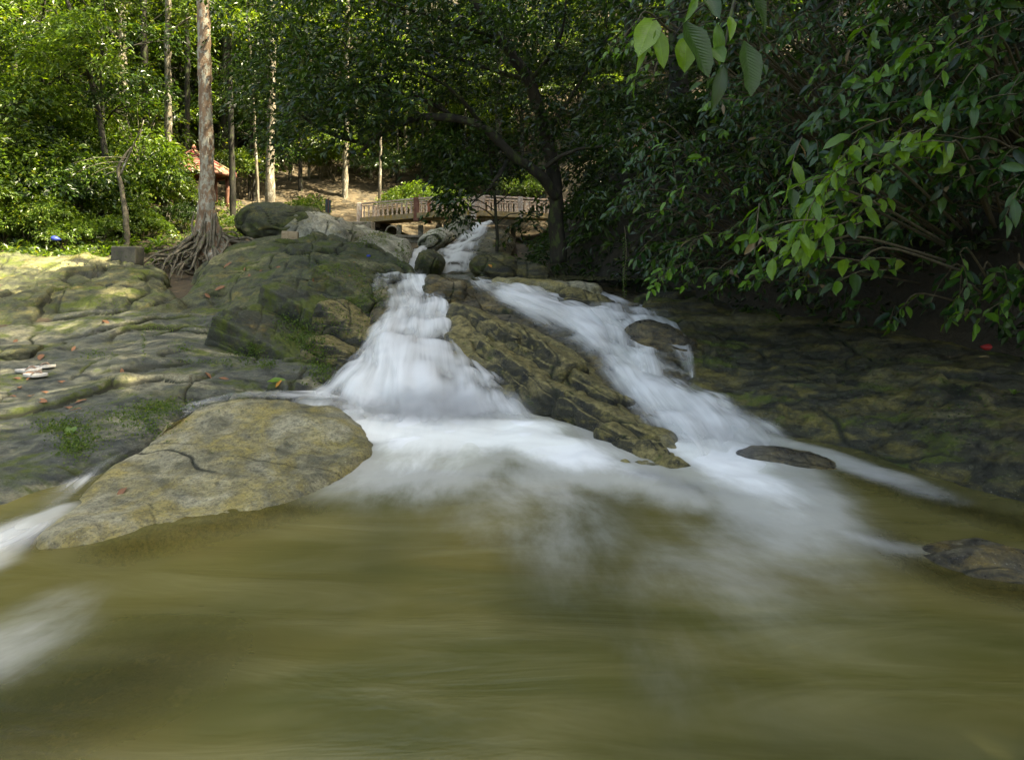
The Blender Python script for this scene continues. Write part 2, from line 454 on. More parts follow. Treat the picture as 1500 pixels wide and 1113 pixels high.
M['rock_wet'] = rock_mat('wet_brown_rock', dark=(.022, .02, .016), mid=(.11, .095, .055), light=(.25, .2, .11), ochre=(.24, .17, .045), ochre_amt=.55, moss_amt=.25, light_amt=.3, rough=(.18, .55), streak=(1.2, 1.6, 3), srot=(0, .5, 0), bump=.8)
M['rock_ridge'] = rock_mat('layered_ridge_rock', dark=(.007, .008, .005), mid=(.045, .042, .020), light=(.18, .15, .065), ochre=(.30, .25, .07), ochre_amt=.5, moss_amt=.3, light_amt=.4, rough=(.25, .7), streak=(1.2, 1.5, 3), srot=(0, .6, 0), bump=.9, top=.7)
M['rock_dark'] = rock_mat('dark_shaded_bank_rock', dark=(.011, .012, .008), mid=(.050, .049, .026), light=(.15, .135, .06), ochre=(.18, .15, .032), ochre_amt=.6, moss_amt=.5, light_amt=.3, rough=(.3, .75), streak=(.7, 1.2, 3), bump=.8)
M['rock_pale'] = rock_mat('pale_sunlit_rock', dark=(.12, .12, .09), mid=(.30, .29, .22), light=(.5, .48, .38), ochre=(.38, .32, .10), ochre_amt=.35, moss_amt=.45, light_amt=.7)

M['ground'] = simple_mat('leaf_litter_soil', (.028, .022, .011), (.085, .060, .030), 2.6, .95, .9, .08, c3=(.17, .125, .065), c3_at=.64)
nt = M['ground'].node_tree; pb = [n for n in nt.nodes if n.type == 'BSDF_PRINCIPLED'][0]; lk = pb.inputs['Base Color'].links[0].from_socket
ha = nd(nt, "ShaderNodeAttribute"); ha.attribute_name = 'bank_dark'
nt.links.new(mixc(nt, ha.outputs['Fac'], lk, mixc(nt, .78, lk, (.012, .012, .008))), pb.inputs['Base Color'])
M['bed'] = simple_mat('stream_bed_stone', (.10, .085, .03), (.22, .18, .06), 1.5, .8, .5, .05)
M['bark_pale'] = simple_mat('pale_lichen_bark', (.12, .10, .065), (.26, .22, .16), 6.5, .9, .8, .03, (1, 1, .35), c3=(.45, .43, .36), c3_at=.60)
M['bark_red'] = simple_mat('red_brown_lichen_bark', (.15, .09, .05), (.24, .17, .11), 6.5, .9, .7, .03, (1, 1, .5), c3=(.31, .30, .24), c3_at=.55)
M['bark_dark'] = simple_mat('dark_mossy_bark', (.010, .009, .006), (.035, .030, .018), 5, .9, .8, .03, (1, 1, .4), c3=(.05, .07, .015), c3_at=.6)
M['root'] = simple_mat('grey_root_bark', (.06, .05, .032), (.17, .145, .10), 9, .9, .6, .02, c3=(.07, .09, .02), c3_at=.62)
M['twig'] = simple_mat('brown_twig', (.05, .04, .02), (.10, .08, .04), 20, .8, .3, .01)
M['leaf_far'] = leaf_mat('far_forest_leaf', (.022, .045, .008), (.070, .125, .018), (.16, .23, .030), .42, .36)
M['leaf_bright'] = leaf_mat('bright_young_leaf', (.05, .095, .012), (.09, .16, .022), (.16, .235, .035), .45, .38)
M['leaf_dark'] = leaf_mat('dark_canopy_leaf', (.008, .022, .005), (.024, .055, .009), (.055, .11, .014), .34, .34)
M['leaf_right'] = leaf_mat('glossy_bank_leaf', (.008, .028, .006), (.024, .066, .010), (.06, .13, .014), .30, .33, spec=.45)
M['leaf_big'] = leaf_mat('broad_yellow_green_leaf', (.05, .11, .012), (.085, .17, .016), (.13, .22, .02), .45, .35, spec=.5)
M['leaf_fern'] = leaf_mat('fern_leaf', (.06, .11, .015), (.11, .19, .025), (.17, .26, .04), .4, .45)
M['leaf_dead'] = leaf_mat('fallen_brown_leaf', (.12, .045, .02), (.20, .09, .04), (.28, .16, .07), .15, .7)
M['leaf_orange'] = leaf_mat('fallen_orange_leaf', (.45, .18, .02), (.5, .22, .03), (.55, .3, .05), .3, .6)
M['pink'] = leaf_mat('pink_blossom', (.55, .30, .32), (.65, .42, .42), (.75, .55, .5), .4, .6)
M['moss'] = leaf_mat('small_moss_leaf', (.04, .075, .008), (.075, .13, .012), (.13, .19, .02), .35, .6)
M['concrete'] = simple_mat('weathered_concrete', (.16, .14, .10), (.34, .30, .23), 4, .9, .4, .02, c3=(.10, .12, .04), c3_at=.6)
M['concrete_dark'] = simple_mat('dark_concrete', (.035, .035, .028), (.09, .085, .065), 6, .9, .5, .02, c3=(.05, .07, .02), c3_at=.6)
M['rail'] = simple_mat('pink_painted_railing', (.44, .29, .21), (.60, .48, .38), 9, .75, .3, .01, c3=(.68, .62, .54), c3_at=.56)
M['deck'] = simple_mat('bridge_deck_concrete', (.26, .20, .10), (.40, .32, .18), 5, .85, .4, .02, c3=(.42, .26, .05), c3_at=.6)
M['roof_red'] = simple_mat('faded_red_roof', (.22, .04, .035), (.34, .09, .07), 3, .7, .3, .01, c3=(.30, .26, .13), c3_at=.54)
M['wood_red'] = simple_mat('red_brown_post', (.14, .05, .03), (.24, .11, .07), 7, .8, .3, .01)
M['plastic_black'] = simple_mat('black_plastic', (.01, .01, .012), (.02, .02, .022), 8, .5, .1, .01)
M['sign_dark'] = simple_mat('dark_blue_sign', (.02, .03, .035), (.04, .055, .06), 8, .6, .1, .01)
M['sandal'] = simple_mat('grey_white_rubber', (.42, .40, .36), (.55, .52, .47), 12, .7, .2, .004)
M['sandal_strap'] = simple_mat('brown_strap', (.22, .15, .11), (.30, .22, .17), 12, .7, .2, .004)
M['blue'] = simple_mat('blue_fabric', (.01, .02, .15), (.02, .05, .45), 6, .6, .3, .02)
M['red'] = simple_mat('red_plastic', (.25, .01, .01), (.4, .02, .02), 6, .6, .3, .02)
M['brick'] = simple_mat('loose_sand_brick', (.30, .22, .13), (.42, .33, .21), 12, .9, .4, .01)

# ------------------------------------------------------------------ terrain
POOL_Z = -1.60; UP_Z = -0.345
def terrain_z(x, y):
    xc = np.interp(y, [-15, 2, 6, 10, 15, 18, 24, 32, 60], [0, 0.2, 0.2, -.2, -1.2, -.8, -.6, -1.5, -3])
    zc = np.interp(y, [-15, 5, 7, 9.6, 11, 14.6, 18.5, 24, 30, 36, 46, 60, 90], [-2.6, -2.6, -2.1, -1.2, -.75, -.72, .3, .55, 1.6, 4.6, 11, 24, 46])
    hw = np.interp(y, [-15, 4, 7, 10, 15, 20, 24, 30], [6.0, 5.2, 3.2, 2.2, 1.5, 1.8, 3.5, .5])
    d = x - xc
    # left bank shape
    dl = np.maximum(-d - hw, 0); dr = np.maximum(d - hw * np.interp(y, [0, 6, 12, 20], [1.05, 1.15, .9, .7]), 0)
    gl = np.interp(y, [-15, 4, 8, 12, 16, 22, 28, 36, 46, 60, 90], [-1.4, -1.9, -1.5, -.75, -.05, .75, 2.0, 5.0, 11.5, 24, 46])
    gr = np.interp(y, [-15, 4, 8, 12, 16, 22, 28, 36, 46, 60, 90], [.2, -.9, -.4, .5, 1.2, 1.6, 2.8, 6, 12.5, 25, 47])
    l = gl + 0.02 * dl ** 1.6; r = gr + 0.55 * np.minimum(dr, 9) + .25 * np.maximum(dr - 9, 0)
    z = zc + (l - zc) * sst(0, 2.6, dl) * (dl > 0) + (r - zc) * sst(0, 2.2, dr) * (dr > 0)
    z = z + 0.9 * sst(2, 14, -x - 6) * sst(14, 20, y) * 0.6
    p = np.stack([x, y, np.zeros_like(x)], -1)
    amp = np.interp(y, [0, 14, 25, 40], [.03, .06, .18, .5])
    return z + amp * fbm(p * .35, 4) + .025 * fbm(p * 2.1, 3)

def ground_at(x, y): return float(terrain_z(np.array([float(x)]), np.array([float(y)]))[0])

# grid warped so that cells are small near the camera
gx = np.sinh(np.linspace(-3.1, 3.1, 300)) / np.sinh(3.1) * 75
gy = -14 + (np.sinh(np.linspace(0, 2.2, 330)) / np.sinh(2.2)) * 104
GX, GY = np.meshgrid(gx, gy)
GZ = terrain_z(GX, GY)
bank_mask = sst(.3, 1.6, GX + .1 * (14 - GY)) * sst(21, 17, GY)  # mask that mixes the right-bank ground darker
me = mesh_np('forest_ground', np.stack([GX, GY, GZ], -1).reshape(-1, 3), grid_faces(330, 300), attrs={'bank_dark': bank_mask})
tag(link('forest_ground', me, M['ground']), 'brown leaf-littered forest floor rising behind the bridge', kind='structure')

# ------------------------------------------------------------------ rocks, left bank
SKB = (0, .5, -.9)
A_rows = [
 [(-160,762,3.97),(0,742,4.2),(100,706,4.6),(200,657,5.15),(280,614,5.85),(370,592,6.5),(470,575,7.0)],
 [(-160,680,4.8),(0,668,5.0),(85,640,5.3),(185,612,5.8),(270,590,6.35),(370,576,6.9),(475,563,7.3)],
 [(-160,600,6.0),(0,600,6.0),(90,582,6.35),(190,566,6.75),(290,556,7.1),(380,552,7.45),(480,553,7.6)],
 [(-160,545,7.4),(0,545,7.3),(100,528,7.75),(200,516,8.1),(300,516,8.1),(385,530,8.1),(485,546,7.95)],
 [(-160,508,8.5),(0,505,8.6),(110,492,9.0),(210,480,9.4),(310,486,9.3),(380,500,9.0),(490,522,8.8)],
 [(-160,480,9.7),(0,475,9.8),(120,465,10.1),(220,460,10.4),(310,466,10.2),(380,478,9.8),(490,500,9.4)]]
loft_rock('rock_slab', A_rows, 420, 300, M['rock_left'], 'broad grey-green rock slab in the left foreground, where the sandals lie', 1,
          dict(front=(0, -.35, -.7), back=SKB, right=(.3, 0, -.6), left=(-1.2, 0, -.2)), lump=.05, lump_f=.8, terr=.10, terr_f=.62, terr_k=1.8, terr_dir=(.55, -.55, 1.0), crack=.06, crack_f=.42, crack_w=.020, fine=.007, rough=.55)
B_rows = [
 [(-350,505,9.0),(-100,495,9.2),(30,484,9.5),(120,478,9.7),(200,476,9.9),(255,474,10.1)],
 [(-350,440,10.5),(-100,440,10.4),(30,432,10.6),(120,428,10.8),(205,436,10.7),(264,458,10.6)],
 [(-350,405,12),(-100,402,12),(30,398,12),(120,395,12),(200,406,11.8),(252,432,11.4)],
 [(-350,385,13.5),(-100,382,13.5),(30,378,13.3),(105,376,13.3),(180,387,13),(238,410,12.4)]]
loft_rock('mossy_boulder', B_rows, 300, 190, M['rock_moss'], 'large mossy rounded boulder at the left edge, behind the sandal slab', 2,
          dict(front=(0, -.3, -.5), back=(0, .7, -.9), right=(.25, .1, -.8)), lump=.10, lump_f=.8, terr=.15, terr_f=.5, terr_k=1.6, terr_dir=(.85, .1, .7), crack=.06, crack_f=.6, crack_w=.025)
C_rows = [
 [(262,486,10.0),(330,486,9.8),(400,488,9.5),(460,505,9.1),(520,512,8.8),(572,500,8.9)],
 [(266,455,10.8),(330,448,10.6),(400,440,10.3),(460,440,10.1),(525,444,9.8),(576,462,9.5)],
 [(283,424,11.6),(340,407,11.6),(400,396,11.4),(460,394,11.2),(520,396,11),(556,412,10.7)],
 [(305,392,12.8),(350,371,13),(400,360,13),(460,362,12.8),(528,374,12.4),(590,400,11.8)],
 [(325,374,14),(360,360,14.3),(400,352,14.3),(460,352,14),(528,364,13.5),(588,386,12.8)]]
loft_rock('sloping_boulder', C_rows, 280, 230, M['rock_moss'], 'big sloping mossy boulder below the buttressed tree, left of the falls', 3,
          dict(front=(0, -.2, -.8), back=SKB, left=(-.3, 0, -.8), right=(.3, 0, -.9)), lump=.08, terr=.15, terr_f=.65, terr_k=1.9, terr_dir=(-.5, -.3, 1.1), crack=.06, crack_f=.7, crack_w=.025)
# mound in front
M_rows = [
 [(60,800,3.6),(160,790,3.7),(270,770,3.9),(380,750,4.1),(470,715,4.5),(545,668,5.2)],
 [(88,756,3.98),(180,727,4.2),(280,712,4.4),(390,697,4.6),(480,662,5.1),(536,641,5.6)],
 [(130,712,4.45),(200,684,4.72),(290,665,4.95),(390,648,5.15),(480,630,5.45),(528,626,5.85)],
 [(190,668,5.0),(240,636,5.3),(310,615,5.55),(400,604,5.75),(470,604,5.85),(515,612,6.05)],
 [(250,632,5.5),(290,603,5.85),(340,590,6.05),(400,587,6.15),(450,592,6.15),(495,603,6.2)]]
loft_rock('mound_rock', M_rows, 300, 220, M['rock_gold'], 'low rounded yellow-brown rock half in the water at lower left', 4,
          dict(front=(0, -.3, -.35), back=(0, .2, -.4), left=(-.25, 0, -.25), right=(.2, 0, -.4)), lump=.035, lump_f=1.3, crack=.012, crack_f=.5, crack_w=.010, fine=.006, rough=.45)

def blk(px, py, Y, dims, rot, seed, label, mat='rock_moss', block=11, name='rock_block', n=64, **kw):
    k = dict(lump=.028, lump_f=1.8, crack=.03, crack_f=1.2, crack_w=.03, fine=.009, terr=.035, terr_f=2, terr_k=3); k.update(kw)
    return boulder(name, P(px, py, Y), dims, M[mat], label, seed, tuple(math.radians(a) for a in rot), n, block, **k)
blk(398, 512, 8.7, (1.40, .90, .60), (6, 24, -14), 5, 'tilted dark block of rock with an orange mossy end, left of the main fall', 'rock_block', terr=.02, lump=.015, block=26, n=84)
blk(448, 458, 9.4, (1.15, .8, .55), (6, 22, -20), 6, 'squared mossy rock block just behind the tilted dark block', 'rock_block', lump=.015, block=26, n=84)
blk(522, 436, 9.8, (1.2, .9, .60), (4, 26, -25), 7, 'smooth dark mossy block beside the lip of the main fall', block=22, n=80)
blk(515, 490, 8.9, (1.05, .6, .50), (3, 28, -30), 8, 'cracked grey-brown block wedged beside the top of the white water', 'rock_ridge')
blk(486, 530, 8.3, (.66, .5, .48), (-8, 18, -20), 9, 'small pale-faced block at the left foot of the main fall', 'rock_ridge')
blk(450, 540, 8.3, (.55, .4, .34), (10, 10, 10), 10, 'dark green block under the clump of small plants')
blk(545, 480, 9.2, (.35, .9, .30), (20, 8, -52), 71, 'narrow leaning slab of rock touching the left side of the falls', 'rock_moss')
blk(268, 502, 9.2, (.7, .35, .12), (0, 8, 10), 72, 'thin flat flake of rock lying on the grey-green slab', 'rock_left')
blk(20, 520, 7.9, (.5, .5, .16), (5, 0, 20), 73, 'low mossy lump of rock at the left edge near the sandals', 'rock_moss')
# rocks upstream on the left
boulder('rock', P(437, 335, 15.6), (2.5, 2.4, 1.0), M['rock_moss'], 'green-brown humped rock beside the tree roots, carrying the loose brick', 11, (0, .15, 0), 84, 2.6, lump=.13, crack=.06, crack_f=.8, terr=.10, terr_f=1.1, terr_k=2.2, terr_dir=(.6, 0, .8))
boulder('rock', P(480, 347, 15.2), (1.9, 2.0, .75), M['rock_pale'], 'pale sunlit rock hump behind the mossy hump near the signpost', 12, (0, .25, 0), 70, 2.6, lump=.12, crack=.06, terr=.08, terr_f=1.2, terr_k=2.2)
G_rows = [
 [(508,402,13.2),(540,402,13.2),(570,402,13.2),(586,402,13.2)],
 [(500,372,13.8),(540,372,13.8),(574,382,13.7),(592,386,13.8)],
 [(498,350,14.8),(538,348,14.9),(575,357,14.8),(600,368,14.9)],
 [(500,338,16.2),(530,334,16.6),(570,343,16.4),(603,360,16.2)]]
loft_rock('rounded_rock', G_rows, 150, 130, M['rock_pale'], 'rounded sunlit rock with yellow stains left of the small upper fall', 13,
          dict(front=(0, -.1, -.5), back=SKB, left=(-.3, 0, -.4), right=(.15, .1, -.6)), lump=.10, lump_f=.9, crack=.06, crack_f=.6)
boulder('rock', P(630, 388, 14.1), (.60, 1.1, .58), M['rock_moss'], 'dark rounded rock between the two upper falls', 14, (.1, .45, 0), 60, 2.8, lump=.08)
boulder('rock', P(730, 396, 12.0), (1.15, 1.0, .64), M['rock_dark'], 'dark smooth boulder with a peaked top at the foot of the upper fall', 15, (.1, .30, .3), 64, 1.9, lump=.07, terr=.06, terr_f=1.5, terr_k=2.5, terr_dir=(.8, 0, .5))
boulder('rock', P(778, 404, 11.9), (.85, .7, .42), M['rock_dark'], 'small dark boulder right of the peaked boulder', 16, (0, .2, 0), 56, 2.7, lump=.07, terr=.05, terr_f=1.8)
boulder('rock', P(640, 352, 17.6), (.95, 1.3, .55), M['rock_pale'], 'pale slanting rock left of the upper fall, below the concrete wall', 17, (0, -.45, 0), 56, 2.6, crack=.02)
boulder('rock', P(672, 346, 18.4), (1.1, 1.4, .85), M['rock_pale'], 'yellow-green rounded rock at the top of the upper fall', 18, (0, -.5, 0), 56, 2.6, crack=.02, lump=.08)

# beds beneath the falls
L1 = [
 [(440,640,6.0),(520,655,6.0),(600,660,6.0),(680,660,6.0),(760,655,6.0),(830,645,6.1)],
 [(455,598,6.6),(530,600,6.7),(600,600,6.75),(670,602,6.7),(740,610,6.6),(800,622,6.4)],
 [(485,565,7.2),(540,545,7.25),(600,538,7.3),(665,545,7.3),(730,572,7.0),(790,600,6.7)],
 [(515,532,7.8),(560,500,7.9),(612,492,8.0),(660,500,8.0),(710,530,7.6),(770,570,7.1)],
 [(548,490,8.5),(582,466,8.7),(625,456,8.8),(664,462,8.7),(700,490,8.3),(745,535,7.6)],
 [(552,445,9.1),(590,440,9.2),(630,436,9.4),(672,440,9.3),(705,458,9.0),(735,485,8.6)],
 [(548,414,9.8),(585,413,9.9),(625,411,10.0),(672,412,10.0),(705,416,9.9),(740,426,9.6)],
 [(545,409,11),(585,408,11),(625,407,11),(672,407,11),(705,408,11),(740,410,11)]]
L1 = [[(a, b + 8, c) for a, b, c in r] for r in L1]; L1[0] = [(a, b + 60, c) for a, b, c in L1[0]]
loft_rock('stepped_rock_bed', L1, 220, 220, M['rock_wet'], 'stepped wet rock under the white water of the main fall', 20,
          dict(front=(0, -.4, -.5), back=(0, .5, -.5), left=(-.3, 0, -.3)), lump=.04, terr=.08, terr_f=1.4, terr_k=2.6, terr_dir=(0, -.3, 1), crack=.04)
L2 = [
 [(900,800,3.9),(1010,800,3.9),(1090,800,3.95),(1180,780,4.1),(1290,750,4.3)],
 [(930,706,4.75),(1010,700,4.85),(1080,698,4.9),(1150,688,5.0),(1240,680,5.1)],
 [(925,640,5.6),(965,620,5.9),(1010,608,6.1),(1065,606,6.15),(1130,628,5.9)],
 [(880,580,6.6),(920,556,6.9),(962,550,7.0),(1010,564,6.85),(1070,592,6.55)],
 [(812,516,7.6),(852,496,7.9),(900,494,8.0),(950,504,7.9),(1015,532,7.5)],
 [(742,474,8.4),(790,456,8.8),(850,456,8.9),(910,466,8.7),(975,486,8.4)],
 [(694,428,9.6),(740,424,9.8),(800,430,9.8),(870,444,9.4),(965,458,9.2)],
 [(694,410,10.6),(740,409,10.9),(800,412,10.9),(880,424,10.5),(985,446,9.9)],
 [(694,408,11.6),(740,407,11.9),(800,409,12.2),(880,415,12),(985,430,11.5)]]
L2 = [[(a, b + (10 if k < 6 else 3), c) for a, b, c in r] for k, r in enumerate(L2)]; L2[0] = [(a, b + 60, c) for a, b, c in L2[0]]; L2[1] = [(a, b + 22, c) for a, b, c in L2[1]]
loft_rock('chute_rock_bed', L2, 240, 240, M['rock_wet'], 'brown wet rock chute under the long right-hand cascade', 21,
          dict(front=(0, -.3, -.3), back=(0, .5, -.5)), lump=.035, terr=.07, terr_f=1.4, terr_k=2.4, terr_dir=(.3, -.3, 1), crack=.04)
# ridge between the two falls
N_rows = [
 [(655,560,7.5),(700,585,7.15),(760,612,6.75),(820,632,6.4),(880,668,5.7),(950,712,4.95),(1010,738,4.6)],
 [(655,520,7.75),(700,545,7.4),(765,572,7.0),(830,592,6.65),(890,625,6.05),(955,672,5.3),(1005,700,4.95)],
 [(658,482,8.2),(705,495,7.95),(770,520,7.55),(835,550,7.05),(895,597,6.4),(955,645,5.65),(1000,682,5.15)],
 [(668,464,8.6),(720,472,8.35),(785,500,7.9),(845,535,7.35),(905,592,6.6),(965,648,5.75),(1005,686,5.2)],
 [(690,462,8.9),(735,472,8.6),(800,502,8.05),(860,545,7.4),(925,612,6.5),(985,668,5.6),(1015,700,5.1)]]
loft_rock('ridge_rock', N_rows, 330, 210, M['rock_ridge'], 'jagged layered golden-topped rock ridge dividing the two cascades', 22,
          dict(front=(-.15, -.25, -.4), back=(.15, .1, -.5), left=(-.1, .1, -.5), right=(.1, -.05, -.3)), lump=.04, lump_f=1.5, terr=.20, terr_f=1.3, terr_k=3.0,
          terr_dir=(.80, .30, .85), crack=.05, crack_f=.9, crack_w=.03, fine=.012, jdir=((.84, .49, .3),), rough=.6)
RIDGE = bpy.data.objects['ridge_rock']
blk(652, 428, 9.55, (.62, .5, .42), (0, 4, 5), 23, 'dark ledge block in the middle of the lip, thin water running over it', 'rock_wet', block=4)
def plate(px, py, Y, dims, roll, dyaw, seed, dp=0):
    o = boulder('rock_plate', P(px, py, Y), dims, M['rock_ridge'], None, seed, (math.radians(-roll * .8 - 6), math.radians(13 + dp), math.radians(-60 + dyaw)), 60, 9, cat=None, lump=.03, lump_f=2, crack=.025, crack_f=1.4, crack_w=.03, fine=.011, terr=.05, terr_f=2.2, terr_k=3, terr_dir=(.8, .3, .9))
    loc = o.location.copy(); o.parent = RIDGE; o.location = loc - RIDGE.location
plate(712, 492, 8.25, (1.5, .40, .46), 14, 8, 201); plate(790, 522, 7.55, (1.5, .36, .34), 20, -4, 202); plate(750, 548, 7.35, (1.1, .40, .42), 8, 6, 203)
plate(850, 560, 6.95, (1.5, .36, .22), 24, -3, 204); plate(825, 592, 6.65, (1.1, .45, .34), 12, 5, 205, -4); plate(900, 628, 6.0, (1.3, .42, .26), 14, 6, 206, -3); plate(900, 596, 6.45, (1.0, .25, .16), 26, -6, 207); plate(955, 664, 5.45, (.95, .42, .20), 8, 10, 208, -6)
blk(800, 425, 10.3, (1.75, .8, .26), (-4, 3, -4), 74, 'flat yellowish ledge of rock at the top of the right cascade', 'rock_gold', block=5, terr=.04)
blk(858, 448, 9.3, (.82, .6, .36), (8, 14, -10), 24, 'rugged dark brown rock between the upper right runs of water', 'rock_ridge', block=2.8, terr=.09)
blk(845, 470, 8.75, (.5, .4, .18), (8, 8, 0), 25, 'small wet brown stone under the rugged rock', 'rock_wet', block=2.6)
blk(968, 520, 7.75, (.95, .75, .62), (5, 26, -15), 26, 'rounded wet brown boulder with thin veils of water at right of the cascade', 'rock_wet', block=2.4, terr=.08)
blk(1010, 575, 7.0, (.9, .5, .30), (0, 20, -20), 27, 'low speckled wet rock below the veils of water', 'rock_wet', block=2.5)
blk(1190, 690, 5.05, (1.15, .32, .22), (0, 9, -14), 28, 'long low wet stone breaking the surface below the right cascade', 'rock_wet', block=2.2, name='half_sunk_rock', terr=.04)
blk(1475, 836, 3.42, (.80, .46, .19), (0, 4, -10), 29, 'mossy wet stone at the right edge of the pool', 'rock_wet', block=2.2, jkeep=.9, name='half_sunk_rock', terr=.03)
blk(960, 694, 5.0, (.5, .24, .12), (0, 10, -10), 30, 'flat ochre stone awash at the tip of the ridge', 'rock_gold', block=2.2, name='half_sunk_rock')
# right bank
Q_rows = [
 [(1015,612,6.5),(1090,622,6.2),(1160,645,5.75),(1280,678,5.15),(1400,722,4.5),(1520,752,4.1),(1750,820,3.5),(2100,900,3.0)],
 [(1012,565,6.9),(1085,578,6.6),(1168,590,6.2),(1285,600,5.75),(1400,625,5.15),(1520,640,4.7),(1750,660,4.2),(2100,690,3.6)],
 [(1005,520,7.5),(1080,535,7.2),(1178,545,6.8),(1295,550,6.4),(1410,560,5.95),(1530,570,5.6),(1750,590,4.9),(2100,610,4.3)],
 [(985,485,8.3),(1072,495,8.0),(1180,505,7.6),(1300,505,7.3),(1420,518,6.9),(1545,535,6.4),(1750,550,5.7),(2100,570,5.0)],
 [(960,458,9.2),(1062,456,9.1),(1182,462,8.7),(1302,476,8.1),(1430,492,7.7),(1555,505,7.3),(1750,520,6.5),(2100,530,5.8)],
 [(945,440,10.2),(1055,434,10.2),(1182,438,9.8),(1302,450,9.2),(1430,462,8.8),(1555,475,8.4),(1750,480,7.6),(2100,490,7)]]
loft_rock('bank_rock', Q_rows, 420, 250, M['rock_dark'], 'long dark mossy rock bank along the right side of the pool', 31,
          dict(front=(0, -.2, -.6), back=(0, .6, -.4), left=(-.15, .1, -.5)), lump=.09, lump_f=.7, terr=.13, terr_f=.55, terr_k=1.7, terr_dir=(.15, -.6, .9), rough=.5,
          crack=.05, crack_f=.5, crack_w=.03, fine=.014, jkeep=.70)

# ------------------------------------------------------------------ water
def water_mat(name):
    """silky aerated water: white foam whose density varies, thin water elsewhere"""
    m, nt, out = new_mat(name)
    uv = nd(nt, "ShaderNodeUVMap"); uv.uv_map = 'UVMap'
    at = nd(nt, "ShaderNodeAttribute"); at.attribute_name = 'foam'
    s1 = tex_noise(nt, mapping(nt, uv.outputs[0], (7, .8, 1)), 1.0, 3, .5, .6)
    s2 = tex_noise(nt, mapping(nt, uv.outputs[0], (26, 1.1, 1)), 1.0, 2, .5, .3)
    st = mth(nt, 'ADD', mth(nt, 'MULTIPLY', s1, .75), mth(nt, 'MULTIPLY', s2, .25))
    st = mth(nt, 'SUBTRACT', st, .5)
    d = mth(nt, 'ADD', at.outputs['Fac'], mth(nt, 'MULTIPLY', st, 1.5))
    dens = ramp(nt, d, [(.02, 0.0), (.35, .30), (.70, .80), (1.1, .97)], 'LINEAR')
    # foam never outlives its own mask
    dens = mth(nt, 'MULTIPLY', dens, ramp(nt, at.outputs['Fac'], [(.0, 0.0), (.5, 1.0)], 'EASE'))
    foam = nd(nt, "ShaderNodeBsdfDiffuse"); foam.inputs[0].default_value = (.80, .81, .81, 1)
    tl = nd(nt, "ShaderNodeBsdfTranslucent"); tl.inputs[0].default_value = (.80, .81, .81, 1)
    fm = nd(nt, "ShaderNodeMixShader"); fm.inputs[0].default_value = .35
    nt.links.new(foam.outputs[0], fm.inputs[1]); nt.links.new(tl.outputs[0], fm.inputs[2])
    tr = nd(nt, "ShaderNodeBsdfTransparent"); tr.inputs[0].default_value = (.97, .97, .95, 1)
    mx = nd(nt, "ShaderNodeMixShader"); nt.links.new(dens, mx.inputs[0])
    nt.links.new(tr.outputs[0], mx.inputs[1]); nt.links.new(fm.outputs[0], mx.inputs[2])
    nt.links.new(mx.outputs[0], out.inputs[0])
    return m
M['fall'] = water_mat('silky_white_water')

def fall(name, rows, foam, nu, nv, label, seed, lift=.05, lump=.05, lf=(1.1, .40), uneven=.07, holes=.9, ws=None, cat='waterfall', part_of=None, pname='water_sheet', width=None):
    """rows from bottom to top, columns across; foam: grid of the same shape as rows"""
    A = ctrl(rows); G = catmull(catmull(A, nv, 0), nu, 1)
    Fo = catmull(catmull(np.array(foam, float)[..., None], nv, 0), nu, 1)[..., 0]
    N = grid_normals(G); N = np.where(N[..., 2:3] < 0, -N, N)
    wdt = np.linalg.norm(G[:, -1] - G[:, 0], axis=1).mean(); lng = np.linalg.norm(np.diff(G, axis=0), axis=-1).sum(0).mean()
    U, Vv = np.meshgrid(np.linspace(0, 1, nu), np.linspace(0, 1, nv))
    ws = seed if ws is None else ws
    q = np.stack([U * wdt * lf[0] * 2.2, Vv * lng * lf[1] * 2.2, np.full_like(U, ws * 3.3)], -1)
    d = lift + lump * fbm(q, 2) + lump * .10 * noise(np.stack([U * wdt * 6, Vv * lng * .7, np.full_like(U, seed)], -1))
    wn = noise(G * 2.1 + ws * 5.1) * .8 + .35 * noise(G * 4.3 + ws)
    d = d + uneven * wn * sst(.08, .3, Vv)
    Fo = Fo * (1 + np.clip(holes * (wn - .15), -.9, .25))
    G = G + N * d[..., None]
    me = mesh_np(name, G.reshape(-1, 3), grid_faces(nv, nu), attrs={'foam': np.clip(Fo, 0, 1.2).ravel()},
                 uv=np.stack([U * wdt, Vv * lng + seed * 3], -1).reshape(-1, 2))
    if part_of is not None: return link(pname, me, M['fall'], part_of)
    return tag(link(name, me, M['fall']), label, cat)

